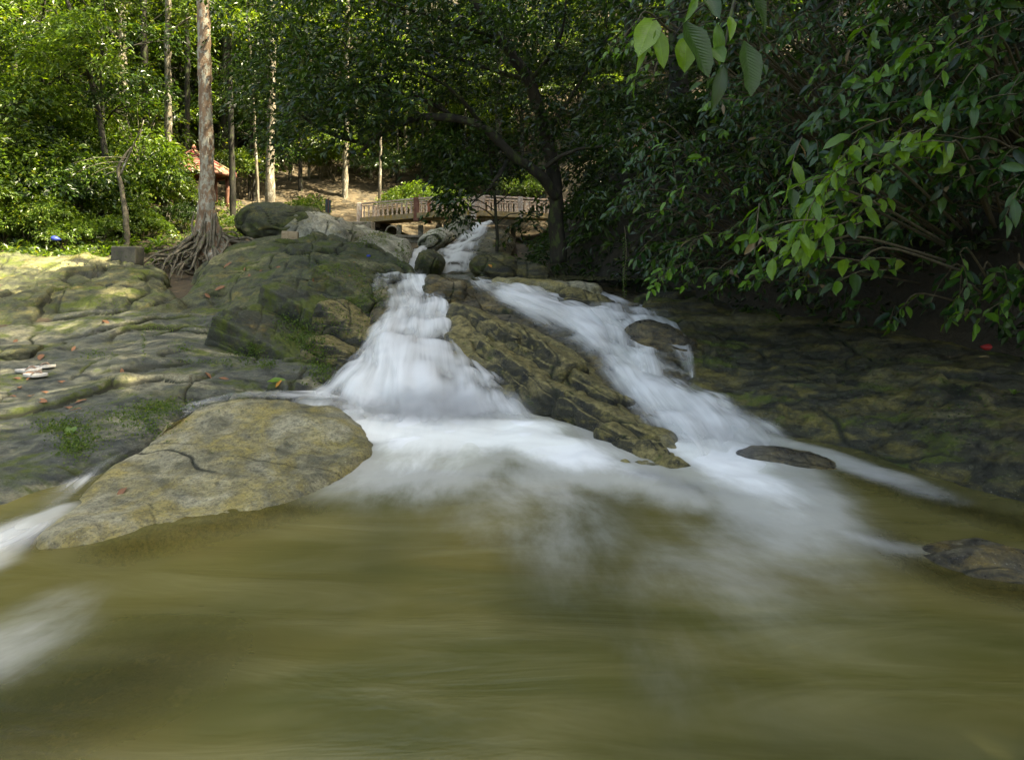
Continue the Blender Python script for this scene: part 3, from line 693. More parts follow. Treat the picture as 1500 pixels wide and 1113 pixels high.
main = empty('waterfall', (0, 0, 0)); tag(main, 'main white cascade left of the ridge, spreading into a broad veil', 'waterfall')
W1 = [
 [(370,620,6.2),(470,662,5.4),(545,690,4.95),(620,700,4.8),(700,696,4.85),(790,680,5.1),(860,666,5.35)],
 [(395,596,6.65),(480,624,6.15),(550,642,5.85),(620,646,5.8),(695,646,5.8),(770,642,5.95),(835,636,6.0)],
 [(420,582,6.95),(492,592,6.7),(565,604,6.62),(620,606,6.62),(690,606,6.58),(748,614,6.45),(805,622,6.3)],
 [(478,566,7.15),(530,552,7.05),(575,560,6.90),(622,552,6.95),(682,568,6.90),(732,582,6.8),(780,604,6.6)],
 [(505,543,7.6),(540,520,7.6),(580,508,7.55),(620,502,7.75),(665,516,7.7),(706,548,7.35),(755,582,6.95)],
 [(530,510,8.1),(562,488,8.3),(592,475,8.45),(622,470,8.5),(648,478,8.4),(672,506,8.05),(702,535,7.6)],
 [(548,470,8.8),(575,458,8.9),(600,452,9.0),(625,449,9.05),(646,455,9.0),(660,470,8.75),(676,496,8.4)],
 [(546,436,9.4),(570,430,9.5),(595,428,9.55),(622,430,9.5),(642,440,9.3),(656,452,9.1),(668,464,9.0)],
 [(542,414,9.95),(568,412,10),(590,411,10.05),(612,411,10.05),(630,416,9.9),(645,428,9.6),(655,438,9.5)],
 [(540,408,10.9),(566,407,11),(590,406,11.1),(612,405,11.2),(636,406,10.9),(655,408,10.6),(670,410,10.4)]]
f1 = [[0,.0,.0,.0,.0,.0,0],[.1,.35,.55,.55,.5,.2,.0],[.25,1.0,1.15,1.25,1.2,.8,.0],[.0,.85,1.1,1.2,1.15,.85,.0],[.0,.8,1.1,1.1,1.05,.8,0.0],[.0,.6,.85,1.1,.85,.4,.0],
      [.0,.5,.8,1.0,.8,.25,0],[.15,.60,.65,.95,.7,.10,0],[.2,.65,.6,.65,.50,.05,0],[0,.2,.3,.25,.05,0,0]]
fall('main', W1, f1, 170, 260, None, 1, .05, .06, holes=1.1, part_of=main)
f1b = [[max(0, c - .35) for c in r] for r in f1]
fall('main', W1, f1b, 120, 170, None, 5, .12, .06, ws=1, part_of=main, pname='spray_veil')
rc = empty('waterfall', (0, 0, 0)); tag(rc, 'long slanting white cascade right of the ridge', 'waterfall')
W2 = [
 [(955,735,4.5),(1030,745,4.4),(1100,748,4.4),(1170,735,4.5),(1240,712,4.7)],
 [(965,690,5.0),(1025,690,5.05),(1080,688,5.1),(1140,672,5.25),(1200,655,5.45)],
 [(935,640,5.7),(975,628,5.9),(1020,616,6.1),(1070,612,6.15),(1120,618,6.05)],
 [(898,590,6.5),(925,570,6.75),(958,560,6.95),(1000,562,6.9),(1050,585,6.6)],
 [(845,530,7.4),(875,510,7.7),(905,500,7.9),(940,508,7.85),(985,530,7.5)],
 [(780,482,8.3),(815,468,8.55),(850,462,8.75),(885,465,8.7),(930,478,8.45)],
 [(722,450,9.0),(750,440,9.2),(785,436,9.4),(820,442,9.35),(860,455,9.1)],
 [(690,424,9.7),(708,420,9.85),(740,420,9.95),(775,424,9.9),(815,432,9.7)],
 [(676,411,10.5),(692,410,10.7),(712,410,10.8),(740,412,10.8),(775,414,10.7)]]
f2 = [[0,.15,.25,.2,0],[0,.6,.85,.6,.05],[0,.85,1.0,.75,.05],[0,.95,1.1,.8,.1],[.0,.95,1.1,.85,.1],[.05,.9,1.05,.85,.2],[.1,.85,.85,.6,.1],[.15,.75,.45,.3,0],[.1,.3,.1,.05,0]]
fall('right', W2, f2, 130, 280, None, 2, .05, .05, part_of=rc)
fall('right', W2, [[max(0, c - .35) for c in r] for r in f2], 90, 180, None, 6, .11, .05, ws=2, part_of=rc, pname='spray_veil')
W3 = [
 [(905,556,6.95),(940,566,6.85),(975,580,6.75),(1000,590,6.7)],
 [(890,520,7.5),(930,530,7.4),(965,545,7.3),(1000,560,7.15)],
 [(880,492,8.05),(925,498,7.95),(965,508,7.8),(1002,525,7.6)],
 [(862,476,8.5),(905,474,8.55),(945,480,8.45),(985,495,8.2)],
 [(850,462,9.0),(900,460,9.1),(935,462,9.1),(970,470,9.0)]]
fall('veil', W3, [[0,.5,.2,0],[.2,.6,.25,.0],[.3,.75,.45,.1],[.3,.7,.6,.35],[.0,.2,.2,.1]], 90, 90, 'thin white veil of water over the rounded brown boulder', 3, .17, .04)
W4 = [
 [(930,466,8.95),(960,468,8.95),(1000,464,9.1)],
 [(895,456,9.35),(925,452,9.5),(955,455,9.5)],
 [(868,438,10.0),(885,434,10.1),(905,438,10.1)],
 [(840,424,10.6),(856,420,10.8),(875,424,10.8)]]
fall('small_run', W4, [[.0,.2,.0],[.3,.9,.2],[.1,.85,.1],[0,.3,0]], 50, 60, 'small white run of water right of the rugged brown rock', 4, .05, .04)
W5 = [[(1003,585,6.9),(1015,588,6.9),(1028,584,6.9)],[(985,555,7.2),(1000,550,7.3),(1014,552,7.3)],[(975,530,7.5),(992,522,7.6),(1008,524,7.6)],[(968,508,7.9),(985,502,8.0),(1005,505,8.0)]]
fall('rivulet', W5, [[0,.5,0],[0,.75,0],[0,.7,.0],[0,.3,0]], 30, 60, 'narrow rivulet falling off the right side of the brown boulder', 7, .20, .02)
W6 = [[(625,404,14.3),(650,404,14.2),(675,404,14.1),(694,404,14.0)],
      [(632,388,15.0),(652,386,15.0),(678,385,14.9),(700,386,14.8)],
      [(640,370,16.0),(660,366,16.2),(686,362,16.2),(708,362,16.0)],
      [(668,352,17.2),(684,346,17.5),(702,342,17.6),(718,342,17.5)],
      [(690,334,18.6),(702,330,18.8),(714,328,18.9),(724,332,18.8)],
      [(694,332,19.6),(704,330,19.8),(714,330,19.9),(722,331,19.8)]]
fall('upper', W6, [[0,.9,.9,.0],[.1,.85,.8,.1],[.1,.8,.7,.1],[.1,.8,.75,.1],[.1,.9,.75,0],[0,.3,.3,0]], 70, 110, 'tall slanting upper waterfall beneath the bridge', 8, .06, .09)
W6b = [[(c[0] + 0, c[1] + 5, c[2]) for c in r] for r in W6]
loft_rock('upper_fall_bed', [[(r[0][0]-14, r[0][1]+6, r[0][2])] + r + [(r[-1][0]+16, r[-1][1]+3, r[-1][2])] for r in W6b], 90, 100, M['rock_wet'], 'wet rock slope under the slanting upper waterfall', 33,
          dict(front=(0, -.1, -.4), back=(0, .5, -.5), left=(-.2, .1, -.4), right=(.3, .1, -.3)), lump=.06, terr=.08, crack=.03)
W7 = [[(590,404,13.9),(602,404,13.9),(616,404,13.9)],[(598,385,14.4),(610,382,14.6),(622,382,14.7)],[(606,370,15.3),(616,367,15.5),(628,367,15.6)],[(612,366,16.4),(620,364,16.6),(630,364,16.7)]]
fall('small_upper', W7, [[.3,1.1,.3],[.1,1.1,.1],[.1,1.0,.1],[0,.4,0]], 40, 60, 'small bright white fall left of the slanting upper waterfall', 9, .05, .03)
loft_rock('small_fall_bed', [[(r[0][0]-8, r[0][1]+5, r[0][2])] + [(c[0], c[1]+6, c[2]) for c in r] + [(r[-1][0]+8, r[-1][1]+5, r[-1][2])] for r in W7], 40, 50, M['rock_wet'], 'wet rock under the small bright upper fall', 34,
          dict(front=(0, -.1, -.4), back=(0, .5, -.5), left=(-.2, 0, -.4), right=(.2, 0, -.4)), lump=.03, crack=.02)
# the trickle round the mound
W8 = [[(-330,890,3.0),(-250,905,2.95),(-160,920,2.85)],
      [(-120,820,3.45),(-80,835,3.35),(-20,850,3.25)],
      [(-20,765,3.98),(30,785,3.78),(80,800,3.65)],
      [(72,722,4.45),(98,735,4.3),(122,742,4.22)],
      [(122,690,4.82),(145,695,4.78),(168,692,4.82)],
      [(190,655,5.25),(212,650,5.3),(232,645,5.35)],
      [(238,612,5.98),(272,606,6.05),(308,607,5.98)],
      [(318,586,6.55),(343,588,6.4),(368,594,6.25)],
      [(386,574,6.9),(410,582,6.65),(434,594,6.4)],
      [(440,575,7.0),(470,582,6.9),(500,590,6.8)]]
fall('trickle', W8, [[0,.1,0],[0,.35,0],[0,.55,.0],[0,.45,0],[.0,.42,.0],[.0,.30,.0],[.0,.28,.0],[.0,.30,.0],[.05,.42,.15],[0,.7,.3]], 40, 220, 'thin side stream curling behind the yellow mound rock down to the left edge', 10, .055, .012, uneven=.015, cat='stream')

def mist(c, r, dens, label):
    me = bpy.data.meshes.new('mist'); us = np.linspace(0, 2 * PI, 24, endpoint=False); vs = np.linspace(-PI / 2, PI / 2, 14)
    U, Vv = np.meshgrid(us, vs); V = np.stack([np.cos(Vv) * np.cos(U), np.cos(Vv) * np.sin(U), np.sin(Vv)], -1)
    a = np.arange(14 * 24).reshape(14, 24); b = np.roll(a, -1, 1); Fc = np.stack([a[:-1].ravel(), b[:-1].ravel(), b[1:].ravel(), a[1:].ravel()], 1)
    m, nt, out = new_mat('spray_mist'); tc = nd(nt, "ShaderNodeTexCoord")
    ln = nd(nt, "ShaderNodeVectorMath", operation='LENGTH'); nt.links.new(tc.outputs['Object'], ln.inputs[0])
    n_ = tex_noise(nt, tc.outputs['Object'], 1.6, 3, .5)
    dn = mth(nt, 'MULTIPLY', ramp(nt, ln.outputs['Value'], [(.15, 1.0), (.95, 0.0)], 'EASE'), mth(nt, 'MULTIPLY', ramp(nt, n_, [(.3, .3), (.65, 1.0)]), dens))
    v = nd(nt, "ShaderNodeVolumePrincipled"); v.inputs['Color'].default_value = (.95, .96, .96, 1); nt.links.new(dn, v.inputs['Density'])
    nt.links.new(v.outputs[0], out.inputs['Volume'])
    o = link('mist', mesh_np('mist', V.reshape(-1, 3), Fc), m); o.location = c; o.scale = r; tag(o, label, kind='stuff')
mist(P(640, 600, 6.35), (1.15, .65, .34), 3.0, 'soft white spray mist at the foot of the main fall')
mist(P(1060, 650, 5.45), (.75, .7, .20), 2.2, 'faint spray mist at the foot of the right cascade')
# pool
px_ = np.linspace(-9, 9, 330); py_ = np.concatenate([np.linspace(-10, 1.4, 24), np.linspace(1.5, 7.4, 260)])
PX, PY = np.meshgrid(px_, py_)
def seg_d(ax, ay, bx, by):
    t = np.clip(((PX - ax) * (bx - ax) + (PY - ay) * (by - ay)) / ((bx - ax) ** 2 + (by - ay) ** 2), 0, 1)
    return np.hypot(PX - ax - t * (bx - ax), PY - ay - t * (by - ay)), t
foam = np.zeros_like(PX)
warp = .25 * fbm(np.stack([PX * .8, PY * .8, PX * 0], -1), 3)
def plume(pts, w0, w1, a0, a1):
    global foam
    n = len(pts) - 1
    for i in range(n):
        d, t = seg_d(*pts[i], *pts[i + 1]); s = (i + t) / n
        wd = w0 + (w1 - w0) * s
        foam = np.maximum(foam, (a0 + (a1 - a0) * s) * np.exp(-((d + warp * .35) / wd) ** 2))
def gp(px, py):
    Y = 1.6 * F / (py - H); return ((px - CX) / F * Y, Y)
plume([gp(560, 632), gp(640, 634), gp(740, 636)], .60, .62, 1.3, 1.3)
plume([gp(520, 610), gp(450, 596)], .22, .10, .9, .5)
plume([gp(650, 640), gp(630, 675), gp(620, 720)], .80, .75, 1.15, .10)
plume([gp(740, 640), gp(850, 672), gp(950, 708), gp(1020, 735)], .50, .32, 1.15, .45)
plume([gp(1040, 660), gp(1090, 705), gp(1130, 750), gp(1150, 820)], .46, .55, 1.15, .20)
plume([gp(1090, 640), gp(1200, 665), gp(1300, 700), gp(1400, 735)], .20, .16, .7, .2)
plume([gp(1080, 720), gp(1200, 770), gp(1300, 800), gp(1400, 810)], .22, .12, .42, .12)
plume([gp(1100, 780), gp(1060, 860), gp(1020, 940)], .60, .75, .26, .12)
plume([gp(760, 700), gp(800, 780), gp(850, 860)], .6, .6, .32, .12)
plume([gp(90, 750), gp(30, 780), gp(-60, 830)], .14, .18, .5, .75)
plume([gp(90, 880), gp(-40, 980)], .25, .35, .20, .35)
# water is shallow against the rocks: depth of clear water over them
depth = np.full_like(PX, 1.0)
def shallow(pts, wd, a):
    global depth
    for i in range(len(pts) - 1):
        d, t = seg_d(*pts[i], *pts[i + 1]); depth = np.minimum(depth, 1 - a * np.exp(-(d / wd) ** 2))
shallow([gp(60, 790), gp(160, 765), gp(300, 745), gp(420, 715), gp(500, 680), gp(540, 650)], .16, .95)
shallow([gp(1280, 700), gp(1400, 742), gp(1520, 775)], .2, .7)
shallow([gp(1300, 800), gp(1420, 850), gp(1560, 880)], .22, .7)
shallow([gp(940, 700), gp(1010, 715)], .12, .8)
shallow([gp(190, 980), gp(60, 1060), gp(-100,1100)], .45, .55)
shallow([gp(200, 800), gp(420, 745)], .25, .6)
PZ = np.full_like(PX, POOL_Z) + .012 * fbm(np.stack([PX * .7, PY * 1.2, PX * 0], -1), 3) + .05 * np.clip(foam, 0, 1) * (1 + .6 * fbm(np.stack([PX * 2, PY * 2, PX * 0 + 4], -1), 3))
def pool_mat():
    m, nt, out = new_mat('murky_green_pool_water')
    geo = nd(nt, "ShaderNodeNewGeometry"); pos = geo.outputs['Position']
    fo = nd(nt, "ShaderNodeAttribute"); fo.attribute_name = 'foam'
    de = nd(nt, "ShaderNodeAttribute"); de.attribute_name = 'depth'
    n1 = tex_noise(nt, mapping(nt, pos, (.45, 1.0, 1), (0, 0, .25)), 1.0, 3, .5, .8)
    n2 = tex_noise(nt, mapping(nt, pos, (.7, 3.2, 1), (0, 0, .18)), 1.2, 4, .55, .6)
    col = mixc(nt, ramp(nt, n1, [(.35, 0.0), (.65, 1.0)]), (.074, .073, .020), (.122, .103, .030))
    col = mixc(nt, ramp(nt, n2, [(.42, 0.0), (.72, .55)]), col, (.19, .17, .075))
    n3 = tex_noise(nt, mapping(nt, pos, (1, 1, 1), (0, 0, 0), (7, 3, 0)), .55, 2, .5, .4)
    col = mixc(nt, ramp(nt, n3, [(.45, 0.0), (.65, .6)]), col, (.036, .040, .016))
    b = nd(nt, "ShaderNodeBsdfPrincipled"); nt.links.new(col, b.inputs['Base Color'])
    b.inputs['Roughness'].default_value = .27; b.inputs['IOR'].default_value = 1.33
    bp = nd(nt, "ShaderNodeBump"); bp.inputs['Strength'].default_value = .25; bp.inputs['Distance'].default_value = .05
    nt.links.new(n2, bp.inputs['Height']); nt.links.new(bp.outputs[0], b.inputs['Normal'])
    tr = nd(nt, "ShaderNodeBsdfTransparent"); tr.inputs[0].default_value = (.80, .72, .42, 1)
    mx = nd(nt, "ShaderNodeMixShader"); nt.links.new(ramp(nt, de.outputs['Fac'], [(.0, .05), (.45, .55), (.95, 1.0)]), mx.inputs[0])
    nt.links.new(tr.outputs[0], mx.inputs[1]); nt.links.new(b.outputs[0], mx.inputs[2])
    # drifting foam is drawn out along the currents that fan from the two falls
    fx = nd(nt, "ShaderNodeAttribute"); fx.attribute_name = 'flow_angle'; fr_ = nd(nt, "ShaderNodeAttribute"); fr_.attribute_name = 'flow_run'
    cb = nd(nt, "ShaderNodeCombineXYZ"); nt.links.new(mth(nt, 'MULTIPLY', fx.outputs['Fac'], 5.0), cb.inputs[0]); nt.links.new(mth(nt, 'MULTIPLY', fr_.outputs['Fac'], .55), cb.inputs[1])
    f1_ = tex_noise(nt, cb.outputs[0], 1.5, 6, .62, .25)
    fa = mth(nt, 'ADD', fo.outputs['Fac'], mth(nt, 'MULTIPLY', mth(nt, 'SUBTRACT', f1_, .5), .9))
    fa = mth(nt, 'MULTIPLY', ramp(nt, fa, [(.0, 0.0), (.45, .36), (.9, .95), (1.0, 1.0)], 'EASE'), ramp(nt, fo.outputs['Fac'], [(.0, 0.0), (.3, 1.0)], 'EASE'))
    fd = nd(nt, "ShaderNodeBsdfDiffuse"); fd.inputs[0].default_value = (.78, .79, .78, 1)
    m2 = nd(nt, "ShaderNodeMixShader"); nt.links.new(fa, m2.inputs[0]); nt.links.new(mx.outputs[0], m2.inputs[1]); nt.links.new(fd.outputs[0], m2.inputs[2])
    nt.links.new(m2.outputs[0], out.inputs[0]); return m
me = mesh_np('pool_water', np.stack([PX, PY, PZ], -1).reshape(-1, 3), grid_faces(*PX.shape), attrs={'foam': np.clip(foam, 0, 1.3), 'depth': depth, 'flow_angle': np.arctan2(PX + .4, 8.6 - PY), 'flow_run': np.hypot(PX + .4, 8.6 - PY)})
tag(link('pool_water', me, pool_mat()), 'murky olive pool blurred with white foam from the cascades', kind='structure')
def upper_mat():
    m, nt, out = new_mat('clear_upper_pool_water')
    b = nd(nt, "ShaderNodeBsdfPrincipled"); b.inputs['Base Color'].default_value = (.10, .095, .045, 1); b.inputs['Roughness'].default_value = .22; b.inputs['IOR'].default_value = 1.33
    tr = nd(nt, "ShaderNodeBsdfTransparent"); mx = nd(nt, "ShaderNodeMixShader"); mx.inputs[0].default_value = .7
    nt.links.new(tr.outputs[0], mx.inputs[1]); nt.links.new(b.outputs[0], mx.inputs[2]); nt.links.new(mx.outputs[0], out.inputs[0]); return m
ux, uy = np.meshgrid(np.linspace(-3.4, 2.4, 50), np.linspace(10.3, 14.8, 40))
uz = UP_Z + .006 * fbm(np.stack([ux, uy, ux * 0], -1) * 1.5, 3)
me = mesh_np('upper_pool_water', np.stack([ux, uy, uz], -1).reshape(-1, 3), grid_faces(40, 50))
tag(link('upper_pool_water', me, upper_mat()), 'small upper pool between the upper fall and the ledge', kind='structure')
ux, uy = np.meshgrid(np.linspace(-3.2, 1.6, 30), np.linspace(19.0, 29, 30))
me = mesh_np('stream_water', np.stack([ux, uy, .93 + .02 * fbm(np.stack([ux, uy, ux * 0], -1), 2)], -1).reshape(-1, 3), grid_faces(30, 30))
tag(link('stream_water', me, bpy.data.materials['clear_upper_pool_water']), 'calm stream passing under the bridge', kind='structure')

# ------------------------------------------------------------------ bridge
def bridge():
    b = empty('footbridge', P(527, 327, 24.5)); O = np.array(b.location)
    tag(b, 'pink-railed concrete footbridge crossing above the upper falls', 'bridge')
    def L(p): return np.array(p) - O
    KEY = [(P(527,327,24.5)), (P(610,320,23.6)), (P(694,316,22.8)), (P(762,319,23.6)), (P(830,322,24.6))]
    KEY = [np.array(k) for k in KEY]
    HR = .47
    prof = [(.034,0),(.034,.05),(.022,.07),(.034,.16),(.040,.22),(.022,.33),(.018,.36),(.030,.40),(.034,.46),(.034,.53)]
    bm_ = lathe_mesh('baluster', prof, 8)
    for side in (0, 1):
        off = np.array([0.25, 1.5, 0.0]) * side
        for i in range(len(KEY) - 1):
            a, c = KEY[i] + off - O, KEY[i + 1] + off - O
            d = c - a; ln = np.linalg.norm(d); yaw = math.atan2(d[1], d[0]); pit = -math.asin(d[2] / ln)
            Mx = Euler((0, pit, yaw)).to_matrix(); mid = (a + c) / 2
            box('top_rail', mid + [0, 0, HR + .25], (ln, .10, .055), M['rail'], b, Mx)
            box('lower_rail', mid + [0, 0, HR + .16], (ln, .055, .035), M['rail'], b, Mx)
            box('deck_edge', mid + [0, 0, .10], (ln, .16, .19), M['deck'], b, Mx)
            nb = max(5, int(ln / .20))
            for k in range(1, nb):
                q = a + d * k / nb
                o = link('baluster', bm_, M['rail'], b); o.location = q + [0, 0, .19]; o.scale = (1, 1, .80)
        for i, k in enumerate(KEY):
            box('post', k + off - O + [0, 0, .33], (.19, .19, .86 if i != 2 else .95), M['rail'] if i != 1 else M['wood_red'], b, None, .012)
    for i in range(len(KEY) - 1):
        a, c = KEY[i] - O, KEY[i + 1] - O; d = c - a; ln = np.linalg.norm(d); yaw = math.atan2(d[1], d[0]); pit = -math.asin(d[2] / ln)
        box('deck_slab', (a + c) / 2 + [.12, .75, .06], (ln, 1.35, .12), M['deck'], b, Euler((0, pit, yaw)).to_matrix())
    for px_i, hh in ((545, .9), (640, .9), (694, 1.0), (640+112, .9)):
        q = np.array(P(px_i, 330, 24.0)) - O; box('pier', q + [0, 1.0, -.35], (.18, .18, .95), M['concrete'], b)
bridge()
wl = empty('retaining_wall', P(622, 352, 24.0)); tag(wl, 'low mossy concrete weir wall standing under the bridge', 'wall')
box('wall_face', (0, 0, -.25), (3.2, .35, .7), M['concrete'], wl, None, .02)
box('capping', (0, -.03, .14), (3.3, .5, .10), M['concrete'], wl, None, .015)
for k, xx in enumerate((-.95, -.15, .5, .85)):
    box('short_pillar', (xx, .05, .37), (.17, .17, .40), M['concrete'], wl, None, .01)
wl2 = box('abutment', P(512, 338, 20.5), (1.5, .6, .55), M['concrete'], None, None, .03); tag(wl2, 'low mossy concrete abutment at the left end of the bridge', 'abutment')
pr = spline([(math.cos(t) * .19, 0, math.sin(t) * .19) for t in np.linspace(0, 2 * PI * .93, 12)], 26)
V, Fc = tube_arrays(pr, np.full(26, .022), 8)
o = link('bent_pipe', mesh_np('bent_pipe', V, Fc), M['concrete']); o.location = P(574, 340, 20.5); tag(o, 'curved grey pipe looped beside the weir wall', 'pipe')

# ------------------------------------------------------------------ gazebos
def gazebo(px, py_e, Y, rad, h, label, post=True, rz=.3):
    g = empty('gazebo', P(px, py_e, Y)); tag(g, label, 'gazebo')
    n = 6; rm = []
    th = [rz + 2 * PI * k / n for k in range(n)]
    apex = np.array([0, 0, h])
    for k in range(n):
        a = np.array([math.cos(th[k]) * rad, math.sin(th[k]) * rad, 0]); b = np.array([math.cos(th[(k + 1) % n]) * rad, math.sin(th[(k + 1) % n]) * rad, 0])
        nrm = np.cross(b - a, apex - a); nrm /= np.linalg.norm(nrm)
        V = np.array([a, b, apex, a - nrm * .06, b - nrm * .06, apex - nrm * .06]); V[:3] += nrm * .0
        me = bpy.data.meshes.new('roof_panel'); me.from_pydata([tuple(v) for v in V], [], [(0, 1, 2), (5, 4, 3), (0, 3, 4, 1), (1, 4, 5, 2), (2, 5, 3, 0)])
        link('roof_panel', me, M['roof_red'], g)
        V2, F2 = tube_arrays(np.array([a * 1.02, a * .5 + apex * .5, apex]) + [0, 0, .02], np.array([.05, .045, .04]), 6)
        link('ridge_rib', mesh_np('ridge_rib', V2, F2), M['roof_red'], g)
        for s in (.28, .52, .76):      # courses of roofing
            a2 = a + (apex - a) * s; b2 = b + (apex - b) * s
            V3, F3 = tube_arrays(np.array([a2, (a2 + b2) / 2, b2]) + nrm * .015, np.array([.022] * 3), 6)
            link('roof_batten', mesh_np('roof_batten', V3, F3), M['roof_red'], g)
        V4, F4 = tube_arrays(np.array([a, (a + b) / 2, b]) - [0, 0, .06], np.array([.07] * 3), 6)
        link('eave_beam', mesh_np('eave_beam', V4, F4), M['wood_red'], g)
        if post:
            q = a * .82
            V5, F5 = tube_arrays(np.array([q + [0, 0, -.02], q + [0, 0, -1.1], q + [0, 0, -2.3]]), np.array([.10, .10, .12]), 8)
            link('post', mesh_np('post', V5, F5), M['wood_red'], g)
    V6, F6 = tube_arrays(np.array([[0, 0, h - .03], [0, 0, h + .1], [0, 0, h + .2]]), np.array([.10, .08, .02]), 8)
    link('finial', mesh_np('finial', V6, F6), M['roof_red'], g)
    if post:
        V7, F7 = box_arrays((0, 0, -2.35), (rad * 1.7, rad * 1.7, .25)); link('floor_slab', mesh_np('floor_slab', V7, F7, False), M['concrete'], g)
        box('bench_rail', (0, -rad * .72, -1.75), (rad * 1.3, .3, .08), M['concrete'], g)
gazebo(284, 254, 24.5, 1.45, .88, 'red-roofed gazebo with posts half hidden behind the buttressed tree')
gazebo(612, 274, 36, 1.15, .75, 'second small red roof showing among leaves behind the bridge', rz=.1)

# ------------------------------------------------------------------ trees: generic kinds
def limb_path(rs, p0, d0, ln, n=6, droop=.1, wander=.25):
    pts = [np.array(p0, float)]; d = norm(np.array(d0, float))
    for k in range(n):
        d = norm(d + rs.normal(0, wander / n * 2.0, 3) - np.array([0, 0, droop / n]))
        pts.append(pts[-1] + d * ln / n)
    return np.array(pts)

def make_tree(seed, height, r0, crown_z0, crown_r, n_sprays, per, srad, L, leafm, barkm, blobs=7, fine=False, lean=.03, seg=10):
    rs = np.random.RandomState(seed)
    trunk = [np.array([0, 0, -.5])]
    nseg = 8
    for k in range(1, nseg + 1):
        t = k / nseg
        trunk.append(np.array([rs.normal(0, lean * height * .18) * t, rs.normal(0, lean * height * .18) * t, height * t * .92]))
    tp = spline(trunk, 22); tr = r0 * (1 - .72 * np.linspace(0, 1, 22) ** 1.1) * (1 + 1.0 * np.exp(-np.linspace(0, 1, 22) * 22))
    parts = [tube_arrays(tp, tr, seg, wob=.04 * r0 / .15, seed=seed)]
    bl = []
    for k in range(blobs):
        z = crown_z0 + (height - crown_z0) * (k + .5 * rs.rand()) / blobs
        ang = k * 2.4 + rs.rand(); rr = crown_r * rs.uniform(.35, .75) * (1 - .35 * max(0, (z - crown_z0) / (height - crown_z0) - .5) * 2)
        i0 = min(21, max(1, int(21 * (z * .9) / height))); st = tp[i0]
        c = np.array([math.cos(ang) * rr, math.sin(ang) * rr, z]) + np.array([st[0], st[1], 0])
        rad = crown_r * rs.uniform(.42, .65); bl.append((c, (rad, rad, rad * rs.uniform(.4, .6))))
        path = spline([st, st * .5 + c * .5 + [0, 0, .15 * crown_r * rs.rand()], c], 8)
        parts.append(tube_arrays(path, np.linspace(tr[i0] * .55, .015, 8), 6))
        for j in range(3):
            e = c + norm(rs.normal(size=3)) * rad * .8
            parts.append(tube_arrays(spline([path[4], path[4] * .4 + e * .6 + rs.normal(0, .1, 3), e], 6), np.linspace(tr[i0] * .22 + .01, .008, 6), 4))
    bl.append((tp[-1] * 1.0, (crown_r * .5, crown_r * .5, crown_r * .35)))
    V, Fc = join_arrays(parts)
    tm = mesh_np('trunk', V, Fc)
    C, O = blob_centers(rs, bl, n_sprays)
    V2, F2 = sprays(rs, C, O, per, srad, L, fine=fine)
    cm = mesh_np('crown', V2, F2, smooth=False)
    root = empty('tree'); 
    a = link('trunk', tm, barkm, root); b = link('crown', cm, leafm, root); b['kind'] = 'stuff'
    return root

TALL = [make_tree(100 + k, 15 + k, .17 + .03 * k, 5.5 + k * .6, 3.0 + .25 * k, 170, 26, .55, .19, M['leaf_far'], [M['bark_pale'], M['bark_dark']][k % 2]) for k in range(3)]
UND = [make_tree(200 + k, 7.0 + k * .9, .08, 1.0 + .3 * k, 2.0 + .2 * k, 240, 26, .42, .155, [M['leaf_far'], M['leaf_bright'], M['leaf_dark']][k], M['bark_dark'], blobs=8) for k in range(3)]
def make_shrub(seed, r, hgt, n, per, srad, L, leafm, name='shrub', aspect=.42):
    rs = np.random.RandomState(seed); bl = []
    root = empty(name); parts = []
    for k in range(5):
        a = k * 1.26 + rs.rand(); c = np.array([math.cos(a) * r * .5, math.sin(a) * r * .5, hgt * rs.uniform(.4, .75)])
        bl.append((c, (r * .55, r * .55, hgt * .38)))
        parts.append(tube_arrays(spline([(0, 0, -.2), c * [.4, .4, .6], c], 7), np.linspace(.03, .008, 7), 5))
    bl.append((np.array([0, 0, hgt * .75]), (r * .5, r * .5, hgt * .3)))
    V, Fc = join_arrays(parts); link('stem', mesh_np('stem', V, Fc), M['twig'], root)
    C, O = blob_centers(rs, bl, n, .3); V, Fc = sprays(rs, C, O, per, srad, L, aspect=aspect)
    f = link('foliage', mesh_np('foliage', V, Fc, smooth=False), leafm, root); f['kind'] = 'stuff'
    return root
SHR = [make_shrub(300, 1.5, 2.4, 150, 24, .34, .135, M['leaf_bright']), make_shrub(301, 1.8, 3.0, 170, 24, .36, .14, M['leaf_far']),
       make_shrub(302, 1.1, 1.3, 110, 22, .26, .12, M['leaf_bright']), make_shrub(303, 1.6, 2.2, 150, 24, .34, .13, M['leaf_dark'])]

